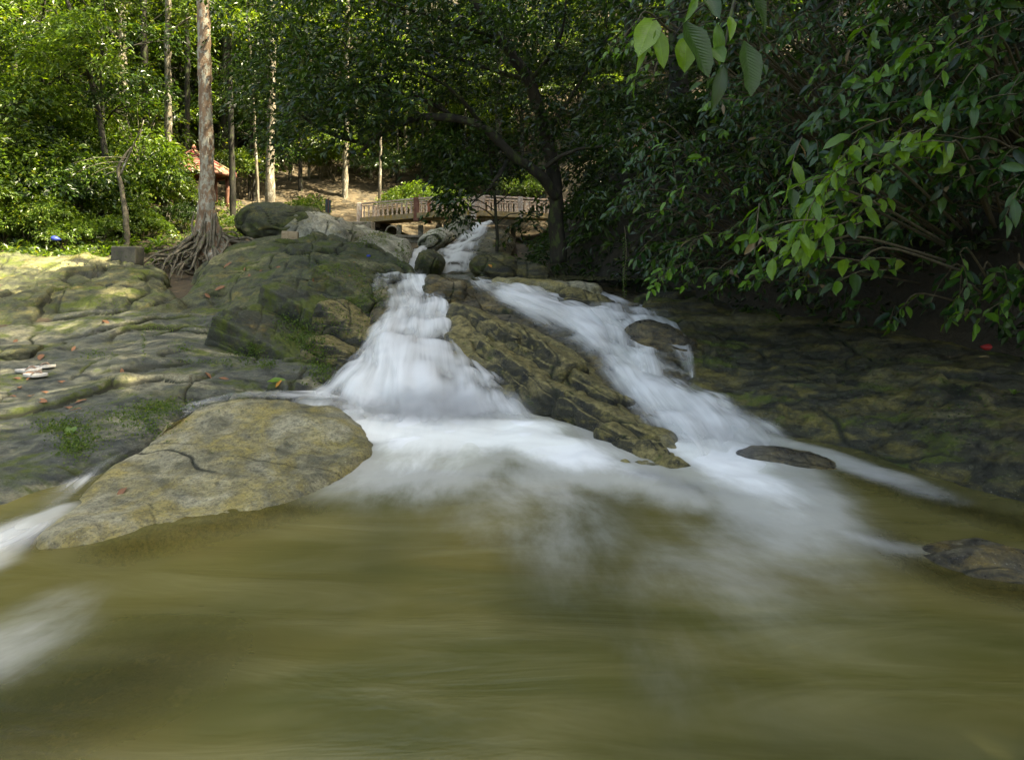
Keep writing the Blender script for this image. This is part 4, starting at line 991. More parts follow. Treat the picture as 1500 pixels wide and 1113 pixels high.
used = set()
def plant(proto, x, y, s, label, cat, group=None, rz=None, name=None, dz=0.0, z=None):
    o = proto if id(proto) not in used else copy_tree(proto)
    used.add(id(proto))
    o.location = (x, y, (ground_at(x, y) if z is None else z) + dz); o.scale = (s, s, s)
    o.rotation_euler = (0, 0, rnd.uniform(0, 6.28) if rz is None else rz)
    for k in ('label', 'category', 'group', 'kind'):
        if k in o: del o[k]
    tag(o, label, cat, group)
    if name: o.name = name
    return o
KINDW = {'UND': ['mid-green', 'bright yellow-green', 'deep green'], 'TALL': ['slender pale-stemmed', 'tall dark-stemmed', 'thick pale-stemmed'], 'SHR': ['bright green', 'broad mid-green', 'low bright', 'dark green']}
def where(x, y):
    px = CX + x / y * F
    for lim, ph in ((-60, 'beyond the left edge of the boulder'), (30, 'above the far left end of the mossy boulder'), (75, 'above the blue bag'), (130, 'over the strap-leaved plants'), (175, 'just left of the broken dead tree'),
                    (215, 'behind the square concrete block'), (262, 'beside the pale-barked tree'), (330, 'behind the gazebo'), (385, 'between gazebo and pale straight tree'), (440, 'behind the rounded bush'), (500, 'behind the signpost'),
                    (560, 'above the left end of the bridge'), (640, 'above the left half of the bridge'), (720, 'above the middle of the bridge'), (800, 'above the right end of the bridge'), (900, 'behind the arching tree'), (1100, 'behind the big hanging leaves'), (9999, 'behind the right bank thicket')):
        if px < lim: return ph
def how_far(y): return 'near' if y < 17 else ('mid-distance' if y < 23 else ('far' if y < 33 else ('farther' if y < 44 else 'farthest')))
# distant wall of forest on the hillside
for i in range(64):
    y = rnd.uniform(30, 56); x = rnd.uniform(-0.95, 0.75) * y
    plant(TALL[i % 3], x, y, rnd.uniform(.85, 1.25), '%s %s hillside tree %s' % (how_far(y), KINDW['TALL'][i % 3], where(x, y)), 'tree', 'trees on the far hillside', name='forest_tree')
for i in range(84):
    y = rnd.uniform(28, 46); x = rnd.uniform(-0.9, 0.6) * y
    if abs(x / y + .15) < .16 and y < 32: continue
    plant(UND[i % 3], x, y, rnd.uniform(.9, 1.4), '%s %s understory tree %s' % (how_far(y), KINDW['UND'][i % 3], where(x, y)), 'tree', 'understory trees on the far hillside', name='understory_tree')
for i in range(60):
    y = rnd.uniform(27, 50); x = rnd.uniform(-0.9, 0.7) * y
    plant(SHR[i % 4], x, y, rnd.uniform(.7, 1.3), '%s %s hillside shrub %s' % (how_far(y), KINDW['SHR'][i % 4], where(x, y)), 'shrub', 'shrubs on the far hillside', name='hillside_shrub')
# left forest, nearer
for (px, Y, s, k) in [(-90,15,1.0,1),(-10,17,1.05,0),(60,19,1.1,1),(125,21,1.05,0),(150,17.5,.85,2),(195,29,1.1,2),(20,24,1.3,0),(100,26,1.3,1),(-160,20,1.3,0),(265,29,1.1,0),(345,30,1.1,2),(440,29,1.1,0),(-250,16,1.2,2),(372,27,.8,2),(320,31,1.2,1)]:
    x = (px - CX) / F * Y
    plant(UND[k], x, Y, s, '%s %s dense understory tree %s' % (how_far(Y), KINDW['UND'][k], where(x, Y)), 'tree', 'understory trees of the left forest', name='understory_tree')
for (px, Y, s, k) in [(-120,13.5,.8,0),(-40,14.2,.75,0),(20,16,.9,1),(75,17,.8,0),(120,18.5,.9,3),(165,19,.9,1),(205,20.5,.8,3),(240,19,.5,1),(10,20,1.2,0),(90,22,1.2,1),(-70,17,1.1,1),(225,17,.45,2),(160,23,1.1,3),(-200,15,1,1),(350,20,.45,2),(-20,15.2,.9,0),(30,15.4,.9,1),(60,15.8,.8,0),(95,15.6,.9,3),(130,16.4,.9,0),(-90,15,1.1,0),(165,16.8,.7,1),(50,17.5,1.2,1),(115,18,1.2,0),(-130,16,1.2,1),(200,18,.7,0),(225,18.8,.8,1),(252,22,.6,0),(268,18.2,.4,3),(40,14.6,.55,2),(75,14.9,.5,0),(110,15.2,.55,2),(5,14.4,.6,2),(-50,14,.6,0),(150,15.4,.5,2),(182,16.4,.5,0),(205,16.6,.5,2),(-20,14.2,.5,2),(92,14.6,.5,2),(150,21,1.3,1),(60,20,1.4,0),(-30,18.5,1.3,0)]:
    x = (px - CX) / F * Y
    plant(SHR[k], x, Y, s, '%s %s shrub %s, %s' % (how_far(Y), KINDW['SHR'][k], where(x, Y), 'small' if s < .6 else ('medium' if s < .85 else ('large' if s < 1.15 else 'very large'))), 'shrub', 'shrubs of the left forest edge', name='forest_shrub')
for q, (px, Y, s_, k_, lb) in enumerate([(352, 27, .7, 1, 'mid-green shrub between the gazebo and the pale straight tree'), (470, 31, .8, 0, 'bright shrub on the slope behind the signpost'), (520, 33, .9, 1, 'broad shrub high on the slope behind the bridge end'), (410, 32, 1.0, 3, 'dark shrub uphill of the rounded bush'),
        (560, 31, .8, 3, 'dark green shrub uphill behind the left of the bridge'), (495, 36, 1.2, 1, 'large shrub at the top of the litter slope'), (440, 36, 1.2, 0, 'large bright shrub at the top of the litter slope'), (575, 37, 1.2, 1, 'large mid-green shrub below the pale distant trunks'), (380, 34, 1.1, 1, 'large shrub uphill of the pale straight tree'), (628, 33, .8, 0, 'bright shrub beside the second red roof')]):
    plant(SHR[k_], P(px, 0, Y)[0], Y, s_, lb, 'shrub', name='hillside_shrub')
for (px, Y, s_, k_, lb) in [(425, 37, 1.2, 1, 'bright spreading tree uphill behind the rounded bush'), (530, 38, 1.25, 0, 'mid-green spreading tree uphill above the bridge end'), (475, 40, 1.3, 2, 'deep green tree uphill behind the signpost'), (590, 40, 1.2, 1, 'bright tree uphill among the pale distant trunks'), (655, 39, 1.1, 0, 'leafy tree filling the gap above the bridge post')]:
    plant(UND[k_], P(px, 0, Y)[0], Y, s_, lb, 'tree', name='understory_tree')
plant(SHR[2], P(440,0,22)[0], 22, .95, 'bright green rounded bush right of the pale bark trunk', 'bush', name='bush')
plant(SHR[2], P(590,0,27)[0], 27.6, 1.15, 'sunlit bush behind the left half of the bridge railing', 'bush', name='bush')
plant(SHR[0], P(650,0,28)[0], 28.5, .7, 'yellow-green bush behind the middle of the bridge', 'bush', name='bush')
plant(SHR[0], P(770,0,27)[0], 28.5, .8, 'bright bush behind the right end of the bridge', 'bush', name='bush')
for (px, Y, s, k) in [(-60,24,1.0,0),(110,28,1.1,1),(180,27,1.0,2),(330,29,1.05,1),(420,33,1.1,2),(520,34,1.1,0),(-200,22,1.1,1)]:
    plant(TALL[k], (px - CX) / F * Y, Y, s, '%s %s tree %s' % (how_far(Y), KINDW['TALL'][k], where((px - CX) / F * Y, Y)), 'tree', 'tall trees of the left forest', name='forest_tree')

# ---- individual trunks one can tell apart
def solo_tree(name, px, py_b, Y, r, height, leanx, barkm, label, crown=None, seed=1, zbase=None, flute=0.0, topr=.55, leafm=None, branches=True):
    root = empty(name, P(px, py_b, Y)); tag(root, label, 'tree'); rs = np.random.RandomState(seed)
    pts = [(0, 0, -.6), (0, 0, 0), (leanx * .25, .05, height * .25), (leanx * .5 + rs.normal(0, .05), 0, height * .5), (leanx * .8, 0, height * .78), (leanx, 0, height)]
    p = spline(pts, 40); t = np.linspace(0, 1, 40); rr = r * (1 - (1 - topr) * t) * (1 + .9 * np.exp(-np.maximum(t - .07, 0) * 28))
    arr = [tube_arrays(p, rr, 18, wob=.05 * r / .15, seed=seed, flute=flute)]
    V, Fc = join_arrays(arr); link('trunk', mesh_np('trunk', V, Fc), barkm, root)
    if crown:
        zc, rad, n, per, L = crown
        bl = []
        for k in range(7):
            a = k * 2.4 + rs.rand(); q = np.array([math.cos(a) * rad * .55 + leanx * zc / height, math.sin(a) * rad * .5, zc + rs.uniform(0, height - zc)])
            bl.append((q, (rad * .55, rad * .55, rad * .28)))
            st = np.array([leanx * (q[2] - .6) / height, 0, q[2] - .6])
            V, Fc = tube_arrays(spline([st, (st + q) / 2 + [0, 0, .2], q], 8), np.linspace(r * .35, .012, 8), 6)
            link('limb', mesh_np('limb', V, Fc), barkm, root)
        C, O = blob_centers(rs, bl, n); V, Fc = sprays(rs, C, O, per, .5, L)
        c = link('crown', mesh_np('crown', V, Fc, smooth=False), leafm or M['leaf_far'], root); c['kind'] = 'stuff'
    return root
solo_tree('forest_tree', 244, 352, 19.5, .125, 12.5, .1, M['bark_pale'], 'straight pale-barked tree left of the buttressed tree, ending in leaves', (6.3, 2.2, 190, 26, .15), 41)
solo_tree('forest_tree', 395, 303, 23.5, .165, 14, .15, M['bark_pale'], 'pale straight tree standing left of the rounded bush on the litter slope', (9.5, 2.6, 200, 26, .17), 42, topr=.7)
solo_tree('forest_tree', 341, 306, 21.5, .11, 11, -.3, M['bark_dark'], 'mossy crooked tree just right of the gazebo', (5.5, 2.0, 170, 26, .15), 43)
solo_tree('forest_tree', 214, 335, 22.5, .14, 14, -.1, M['bark_dark'], 'dark trunk left of the pale-barked tree', (8, 2.6, 200, 26, .16), 44)
solo_tree('forest_tree', 505, 300, 29, .15, 13, .2, M['bark_pale'], 'small pale tree on the litter slope left of the bridge end', (7, 2.4, 150, 24, .17), 45)
solo_tree('forest_tree', 378, 285, 25, .055, 9, -.5, M['bark_pale'], 'very thin pale sapling left of the pale straight tree', None, 46)
solo_tree('forest_tree', 640, 250, 38, .22, 17, .1, M['bark_pale'], 'pale distant trunk above the middle of the bridge', (13, 3, 120, 24, .2), 47)
solo_tree('forest_tree', 672, 250, 40, .10, 17, .3, M['bark_pale'], 'slim pale distant trunk with a thin stem, above the bridge post', (14, 3, 100, 24, .2), 48)
solo_tree('forest_tree', 683, 250, 37, .19, 17, .0, M['bark_pale'], 'pale mottled distant trunk right of the slim one', (13, 3, 120, 24, .2), 49)
solo_tree('forest_tree', 592, 255, 34, .10, 14, .35, M['bark_pale'], 'thin pale leaning trunk above the left half of the bridge', (10, 2.5, 120, 24, .18), 50)
solo_tree('forest_tree', 543, 262, 33, .12, 14, .1, M['bark_pale'], 'thin brown trunk above the left end post of the bridge', (10, 2.5, 120, 24, .18), 51)
solo_tree('forest_tree', 556, 305, 27, .07, 6, .05, M['bark_pale'], 'short thin trunk right behind the left part of the railing', (3.6, 1.3, 60, 24, .14), 52)
br = empty('leafy_tree', P(150, 350, 16.5)); tag(br, 'tree with bright yellow-green feathery sprays at the upper left corner', 'tree'); BR = np.array(br.location)
tube('trunk', [(0, 0, -.3), (.1, 0, 1.5), (-.1, 0, 3.2), (-.5, -.2, 5.2), (-1.0, -.4, 7)], [.09, .08, .065, .05, .02], M['bark_dark'], br, 10, 20, wob=.03)
rs = np.random.RandomState(66)
def polygon_sprays0(rs, boxes, n):
    wt = np.array([b[6] for b in boxes], float); wt /= wt.sum(); ids = rs.choice(len(boxes), n, p=wt); C = []
    for i in ids:
        b = boxes[i]; C.append(P(b[0] + (b[2] - b[0]) * rs.rand(), b[1] + (b[3] - b[1]) * rs.rand(), rs.uniform(b[4], b[5])))
    return np.array(C)
C = polygon_sprays0(rs, [(60, 5, 150, 60, 14.5, 16.5, 1.3), (30, 40, 120, 100, 14.5, 16.5, 1.4), (80, 70, 190, 100, 14.8, 16.5, .7), (-20, -20, 60, 40, 15, 17, .5)], 110) - BR
for k in range(0, 110, 6): tube('branch', [(-.25, -.1, 4.0), (C[k] + [-.3, 0, 4.6]) / 2, C[k]], [.03, .018, .005], M['bark_dark'], br, 5, 8)
V, Fc = sprays(rs, C, norm(rs.normal(0, .4, (110, 3)) + [-.5, -.4, .1]), 34, .34, .15, droop=.6, aspect=.3)
c_ = link('crown', mesh_np('crown', V, Fc, smooth=False), M['leaf_bright'], br); c_['kind'] = 'stuff'
for (px_t, py_t, Y_t, r_t, ln_t, lb) in [(155, 345, 19, .06, -.3, 'slim dark trunk left of the dark trunk'), (205, 340, 23.5, .05, .2, 'very slim trunk left of the gazebo roof'), (272, 330, 25.5, .13, .1, 'dark trunk seen just left of the gazebo apex'),
        (365, 290, 27, .07, .4, 'thin brown trunk between the mossy tree and the pale straight tree'), (425, 285, 30, .09, -.1, 'brown trunk behind the rounded bush'), (452, 280, 31, .07, .2, 'thin trunk right of the rounded bush'), (142, 335, 22, .05, .1, 'pale thin stem above the strap-leaved plants'),
        (60, 345, 20, .08, .2, 'dark trunk in the shrubs above the blue bag'), (620, 250, 33, .08, -.2, 'slim dark trunk above the weir wall'), (30, 330, 23, .07, -.2, 'thin trunk near the left edge of the forest')]:
    solo_tree('forest_tree', px_t, py_t, Y_t, r_t, 12, ln_t, M['bark_dark'] if 'dark' in lb or 'brown' in lb else M['bark_pale'], lb, None, int(px_t))
# broken snag
sn = empty('dead_tree', P(186, 360, 15.5)); tag(sn, 'broken dead tree with a bent dark top at the forest edge above the block', 'dead tree')
tube('trunk', [(0, 0, -.4), (-.02, 0, .6), (-.10, 0, 1.2), (-.18, 0, 1.75), (-.05, 0, 2.15), (.1, 0, 2.35)], [.07, .062, .05, .045, .03, .015], M['root'], sn, 12, 24, wob=.03)
tube('branch', [(-.15, 0, 1.7), (.02, 0, 2.1), (.45, -.2, 2.75)], [.03, .022, .008], M['bark_pale'], sn, 6, 10)
for k in range(4):
    tube('twig', [(-.12 + .05 * k, 0, 1.8 + .1 * k), (-.5, -.1 * k, 1.7 + .12 * k), (-.9 - .12 * k, -.2, 1.25 + .22 * k)], [.009, .006, .003], M['bark_pale'], sn, 5, 8)
# hanging fork of bare twigs and leafy sapling before the gazebo
sp = empty('sapling', P(205, 350, 17.5)); tag(sp, 'pale-leaved sapling with bare twigs in front of the gazebo', 'sapling')
tube('trunk', [(0, 0, -.3), (.05, 0, 1.2), (-.05, 0, 2.4), (.1, 0, 3.2)], [.04, .03, .02, .01], M['bark_pale'], sp, 8, 14)
for k in range(9):
    a = rnd.uniform(-1, 1); tube('branch', [(0, 0, 1.6 + .1 * k), (a * .5, -.1, 2.2 + .1 * k), (a * 1.0, -.2, 2.6 + .12 * k)], [.014, .01, .004], M['bark_pale'], sp, 5, 8)
rs = np.random.RandomState(77); C, O = blob_centers(rs, [((.2, -.1, 2.3), (1.1, .7, .7)), ((.5, -.2, 1.7), (.7, .5, .35))], 60); V, Fc = sprays(rs, C, O, 20, .26, .13)
c_ = link('crown', mesh_np('crown', V, Fc, smooth=False), M['leaf_bright'], sp); c_['kind'] = 'stuff'

# ---- the buttressed tree with its roots
bt = empty('buttressed_tree', P(303, 368, 14.4)); tag(bt, 'tall red-brown lichened tree with flaring buttress and a tangle of surface roots', 'tree')
BO = np.array(bt.location)
nz_ = 90; ns = 48
zz = np.concatenate([np.linspace(-.35, 1.2, 45), np.linspace(1.25, 9.5, 45)])
th = np.arange(ns) * 2 * PI / ns; V = []
for z in zz:
    fl = math.exp(-max(z + .1, 0) / .42)
    rr = .150 * (1 - .035 * z * .5) + .62 * fl * (.55 + .45 * np.abs(np.cos(th * 3.5 + .6)) ** .8)
    rr = rr + .02 * fl * np.cos(th * 11 + z * 3)
    cx = .12 * max(0, .9 - z) ** 2 + .02 * math.sin(z * .9) - .01 * z
    V.append(np.stack([cx + np.cos(th) * rr * (1.25 if fl > .02 else 1.0) if False else cx + np.cos(th) * rr, np.sin(th) * rr * .85, np.full(ns, z)], 1))
V = np.array(V).reshape(-1, 3); V = V + .03 * np.stack([noise(V * 4), noise(V * 4 + 9), noise(V * 4 + 19)], -1)
k = np.arange(nz_ * ns).reshape(nz_, ns); k2 = np.roll(k, -1, 1)
Fc = np.stack([k[:-1].ravel(), k2[:-1].ravel(), k2[1:].ravel(), k[1:].ravel()], 1)
link('trunk', mesh_np('trunk', V, Fc), M['bark_red'], bt)
rs = np.random.RandomState(9)
for i in range(62):
    # roots run outward and down, mostly to the lower left and to the right
    if i < 34: tx, ty = rs.uniform(205, 300), rs.uniform(372, 402)
    elif i < 50: tx, ty = rs.uniform(300, 345), rs.uniform(365, 392)
    else: tx, ty = rs.uniform(340, 425), rs.uniform(350, 368)
    Yt = 14.4 - max(0, (ty - 372)) / 30 * 1.9 + rs.normal(0, .1)
    e = np.array(P(tx, ty, Yt)) - BO; a = math.atan2(e[1], e[0])
    s = np.array([math.cos(a) * rs.uniform(.15, .42), math.sin(a) * .3, rs.uniform(.02, .30)])
    s[0] += .05
    m1 = s * .6 + e * .4 + rs.normal(0, .07, 3) + [0, 0, -.02]; m2 = s * .25 + e * .75 + rs.normal(0, .09, 3)
    r0 = rs.uniform(.012, .036)
    tube('root', [s + [0, 0, .12], m1, m2, e, e + (e - m2) * .25 - [0, 0, .12]], [r0 * 1.3, r0, r0 * .75, r0 * .5, r0 * .25], M['root'], bt, 7, 16, wob=.05, seed=i)
for i in range(9):
    q = np.array([rs.uniform(-.3, .5), -.35, rs.uniform(.1, .5)])
    tube('root', [q + [0, .1, .35], q, q + [rs.normal(0, .12), -.12, -.45], q + [rs.normal(0, .25), -.2, -.75]], [.02, .024, .02, .012], M['root'], bt, 6, 12, wob=.03, seed=i)
bl = [(np.array([0.3, 0, 10.5]), (2.4, 2.4, 1.4)), (np.array([-1.4, .5, 9.6]), (1.8, 1.8, 1.0))]
C, O = blob_centers(rs, bl, 200); V, Fc = sprays(rs, C, O, 26, .5, .16)
c_ = link('crown', mesh_np('crown', V, Fc, smooth=False), M['leaf_far'], bt); c_['kind'] = 'stuff'

# ------------------------------------------------------------------ leafy masses placed where they hang
def polygon_sprays(rs, boxes, n):
    """boxes: (px0,py0,px1,py1,Y0,Y1,weight) regions of the crown, sampled in world space"""
    wt = np.array([b[6] for b in boxes], float); wt /= wt.sum(); ids = rs.choice(len(boxes), n, p=wt); C = []
    for i in ids:
        b = boxes[i]; u, v = rs.rand(), rs.rand()
        C.append(P(b[0] + (b[2] - b[0]) * u, b[1] + (b[3] - b[1]) * v, rs.uniform(b[4], b[5])))
    return np.array(C)

# dark arching tree on the right bank
at_ = empty('arching_tree', P(818, 370, 12.5)); tag(at_, 'dark leaning tree whose arching limbs reach left over the bridge', 'tree')
AO = np.array(at_.location)
def L_(px, py, Y): return tuple(np.array(P(px, py, Y)) - AO)
tube('trunk', [L_(818, 385, 12.5), L_(815, 320, 12.4), L_(812, 270, 12.3), L_(800, 200, 12.2), L_(775, 120, 12), L_(735, 60, 11.8), L_(700, 10, 11.6), L_(660, -60, 11.4)], [.16, .14, .13, .12, .11, .10, .09, .07], M['bark_dark'], at_, 12, 40, wob=.03)
tube('limb', [L_(814, 290, 12.3), L_(790, 255, 12), L_(750, 228, 11.8), L_(712, 190, 11.6), L_(670, 175, 11.5), L_(620, 172, 11.5), L_(570, 188, 11.5), L_(540, 212, 11.5), L_(525, 228, 11.5)], [.11, .10, .09, .08, .075, .07, .055, .045, .025], M['bark_dark'], at_, 10, 40, wob=.03)
for (a, b_, c) in [((712, 190), (660, 130), (600, 100)), ((670, 175), (600, 140), (480, 120)), ((620, 172), (560, 130), (500, 60)), ((775, 120), (680, 90), (560, 60)), ((735, 60), (620, 20), (480, -20)),
                   ((800, 200), (850, 120), (900, 40)), ((790, 250), (840, 220), (890, 215)), ((540, 212), (470, 190), (420, 150)), ((750, 228), (720, 270), (690, 300)), ((775, 120), (820, 60), (830, -20)), ((735, 60), (650, 60), (540, 10))]:
    tube('branch', [L_(*a, 12), L_(*b_, 11.5), L_(*c, 11)], [.045, .03, .01], M['bark_dark'], at_, 6, 12, wob=.03)
rs = np.random.RandomState(21)
boxes = [(430, -60, 640, 60, 10, 13, 3.0), (430, 60, 620, 165, 10, 13, 3.4), (480, 150, 560, 215, 10.5, 12.5, .7), (620, -60, 800, 60, 10, 13, 2.4), (700, 60, 900, 180, 11, 14, 2.2), (620, 60, 700, 140, 11, 13.5, .7),
         (560, 190, 700, 235, 10.8, 12, .8), (640, 225, 700, 290, 10.8, 12, .45), (690, 190, 830, 235, 11.5, 14, .7), (800, -60, 920, 100, 11, 14, 1.7), (820, 170, 900, 330, 12, 14.5, 1.4), (385, -40, 460, 230, 12, 15, 2.0), (300, -60, 420, 60, 13, 16, .9), (340, 60, 400, 170, 13, 16, .8), (800, 240, 870, 330, 13, 15, .4)]
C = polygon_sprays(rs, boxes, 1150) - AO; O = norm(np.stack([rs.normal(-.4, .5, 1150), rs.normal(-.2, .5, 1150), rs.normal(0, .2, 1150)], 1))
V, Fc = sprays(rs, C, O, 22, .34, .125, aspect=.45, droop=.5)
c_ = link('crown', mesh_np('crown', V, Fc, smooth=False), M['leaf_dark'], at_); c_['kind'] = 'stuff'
# slim dark sapling before the bridge
ss = empty('sapling', P(729, 408, 12.2)); tag(ss, 'slim dark sapling standing in front of the bridge', 'sapling'); SO = np.array(ss.location)
tube('trunk', [(0, 0, -.1), (-.01, 0, .6), (-.03, 0, 1.2), (-.10, 0, 1.9), (-.2, 0, 2.6)], [.035, .032, .028, .022, .012], M['bark_dark'], ss, 8, 16, wob=.02)
for k in range(12):
    z = 1.0 + .13 * k; s = -1 if k % 3 else 1
    tube('branch', [(-.03, 0, z), (s * .35 - .05, -.1, z + .22), (s * rnd.uniform(.5, 1.0), -.1, z + .1)], [.014, .01, .004], M['bark_dark'], ss, 5, 8)
C = polygon_sprays(rs, [(640, 235, 700, 325, 11.8, 12.4, 1.3), (700, 190, 760, 262, 11.8, 12.6, .8), (745, 300, 790, 330, 12, 13, .2)], 62) - SO
O = norm(rs.normal(size=(62, 3)) + [-.3, 0, 0]); V, Fc = sprays(rs, C, O, 20, .20, .115, droop=.8)
c_ = link('crown', mesh_np('crown', V, Fc, smooth=False), M['leaf_dark'], ss); c_['kind'] = 'stuff'

# tall dark trees on the right bank; enlarged, last pair added to block sun
rt_pos = [(3.6, 14, 1.0), (5.5, 11.5, 1.0), (7.5, 9.0, 1.05), (8.8, 6.2, 1.05), (8.6, 3.0, 1.0), (7.8, -.5, .95), (6.0, 17, 1.1), (9.5, 13, 1.15), (3.5, 19, 1.0), (11.5, 8.5, 1.15), (12, 4, 1.1), (7.5, 21, 1.1), (5.6, 7.9, .85), (6.6, 4.6, .85), (11, -2, 1.0), (12, 18, 1.2), (9.3, -3.5, 1.0), (6.8, 1.2, .95), (8.0, 1.9, 1.1), (7.2, 5.6, 1.4)]
RT = [make_tree(400 + k, 12.5 + k, .16, 3.2 + .6 * k, 3.2, 420, 26, .5, .17, M['leaf_dark'], M['bark_dark'], blobs=9) for k in range(2)]
for i, (x, y, s) in enumerate(rt_pos):
    plant(RT[i % 2], x, y, s * 1.45, '%s tall dark leafy tree %s' % (how_far(max(y, 1)), where(x, y) if y > 5 else 'overhanging the right side beyond the frame'), 'tree', 'tall dark trees on the right bank', name='bank_tree')
for i, (x, y, s) in enumerate([(3.0, 13.3, .45), (3.6, 12.2, .6), (4.4, 14.5, .8), (2.9, 16, .7), (4.8, 12.6, .8), (6.3, 10.6, .7), (2.2, 18, .7), (5.5, 16, .9), (7.6, 9.6, .8), (8.4, 7.4, .8)]):
    plant(SHR[3], x, y, s, 'dark low bank shrub, %s row, %s' % (('first', 'second', 'third', 'fourth', 'fifth', 'sixth', 'seventh', 'eighth', 'ninth', 'tenth')[int(max(0, min(9, (y - 7) * .9)))], where(x, y)), 'shrub', 'dark shrubs on the right bank', name='bank_shrub')

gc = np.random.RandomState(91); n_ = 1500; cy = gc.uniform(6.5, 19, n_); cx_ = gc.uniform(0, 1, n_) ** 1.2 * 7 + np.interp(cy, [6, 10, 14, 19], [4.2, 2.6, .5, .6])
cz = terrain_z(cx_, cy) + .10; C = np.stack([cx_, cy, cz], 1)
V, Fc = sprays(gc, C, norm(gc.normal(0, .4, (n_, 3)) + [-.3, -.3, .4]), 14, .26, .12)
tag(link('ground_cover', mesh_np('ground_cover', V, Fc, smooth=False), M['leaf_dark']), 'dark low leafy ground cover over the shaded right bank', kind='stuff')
n_ = 1700; cy = gc.uniform(13.4, 26, n_); cx_ = gc.uniform(-1.05, np.where(cy < 15.5, -.60, -.42), n_) * cy; cz = terrain_z(cx_, cy) + .12; C = np.stack([cx_, cy, cz], 1)
V, Fc = sprays(gc, C, norm(gc.normal(0, .4, (n_, 3)) + [.2, -.3, .5]), 14, .28, .12)
tag(link('ground_cover', mesh_np('ground_cover', V, Fc, smooth=False), M['leaf_far']), 'low green ground cover under the left forest', kind='stuff')

# ---- broad-leaved shrubs hanging over the right bank: leaves as parts
def leaf_proto(name, L, W, seed, curl=.22):
    rs_ = np.random.RandomState(seed); n = 7
    t = np.linspace(0, 1, n); prof = np.sin(PI * t ** .92) ** .75; prof[0] = .04; prof[-1] = .015
    V = []
    for i in range(n):
        z = -curl * L * t[i] ** 2; w_ = W / 2 * prof[i]; wave = .012 * math.sin(i * 2.2 + seed)
        for s in (-1, 0, 1): V.append((t[i] * L, s * w_, z + abs(s) * w_ * .32 + s * wave * L * 2))
    Fc = []
    for i in range(n - 1):
        for j in (0, 1): a = i * 3 + j; Fc.append((a, a + 3, a + 4, a + 1))
    return mesh_np(name, np.array(V), np.array(Fc))
def leaf_objs_mat(base): return base
LP = [leaf_proto('leaf', 1.0, .38, 1, .22), leaf_proto('leaf', 1.0, .33, 2, .42), leaf_proto('leaf', 1.0, .44, 3, .10)]
def colour_leaf_mats(prefix, cols, trans, rough, spec=.5):
    out = []
    for i, c in enumerate(cols):
        m, nt, o_ = new_mat('%s_%s' % (prefix, ('deep', 'mid', 'light', 'brown')[i]))
        tc = nd(nt, "ShaderNodeTexCoord"); sx = nd(nt, "ShaderNodeSeparateXYZ"); nt.links.new(tc.outputs['Object'], sx.inputs[0])
        # side veins: fine ridges slanting off the midrib
        ph = mth(nt, 'SUBTRACT', sx.outputs[0], mth(nt, 'MULTIPLY', mth(nt, 'ABSOLUTE', sx.outputs[1]), .9))
        sn_ = mth(nt, 'SINE', mth(nt, 'MULTIPLY', ph, 110.0))
        oi = nd(nt, "ShaderNodeObjectInfo")
        vein = ramp(nt, mth(nt, 'ABSOLUTE', sx.outputs[1]), [(.0, 1.0), (.012, 0.0)])
        nz1 = tex_noise(nt, tc.outputs['Object'], 5, 4, .6)
        col = mixc(nt, mth(nt, 'MULTIPLY', oi.outputs['Random'], .6), c, tuple(x * 1.5 for x in c))
        col = mixc(nt, ramp(nt, nz1, [(.4, .35), (.6, 0.0)]), col, tuple(x * .6 for x in c))
        col = mixc(nt, mth(nt, 'MULTIPLY', vein, .5), col, tuple(min(1, x * 1.8) for x in c))
        b = nd(nt, "ShaderNodeBsdfPrincipled"); b.inputs['Roughness'].default_value = rough; b.inputs['Specular IOR Level'].default_value = spec
        nt.links.new(col, b.inputs['Base Color'])
        bp = nd(nt, "ShaderNodeBump"); bp.inputs['Strength'].default_value = .18; bp.inputs['Distance'].default_value = .006
        nt.links.new(sn_, bp.inputs['Height']); nt.links.new(bp.outputs[0], b.inputs['Normal'])
        t = nd(nt, "ShaderNodeBsdfTranslucent"); nt.links.new(mixc(nt, 1.0, col, (2.0, 1.9, .6), 'MULTIPLY'), t.inputs[0])
        mx = nd(nt, "ShaderNodeMixShader"); mx.inputs[0].default_value = trans
        nt.links.new(b.outputs[0], mx.inputs[1]); nt.links.new(t.outputs[0], mx.inputs[2]); nt.links.new(mx.outputs[0], o_.inputs[0])
        out.append(m)
    return out
LMR = colour_leaf_mats('bank_leaf', [(.008, .030, .006), (.028, .075, .010), (.085, .18, .015), (.17, .12, .07)], .33, .30, .45)
LMB = colour_leaf_mats('broad_leaf', [(.022, .055, .008), (.065, .145, .010), (.12, .22, .014), (.16, .11, .06)], .45, .30, .6)
PROTO = {}
def lmesh(k, mats, mi):
    key = (k, id(mats), mi)
    if key not in PROTO:
        m = LP[k].copy(); m.materials.clear(); m.materials.append(mats[mi]); PROTO[key] = m
    return PROTO[key]

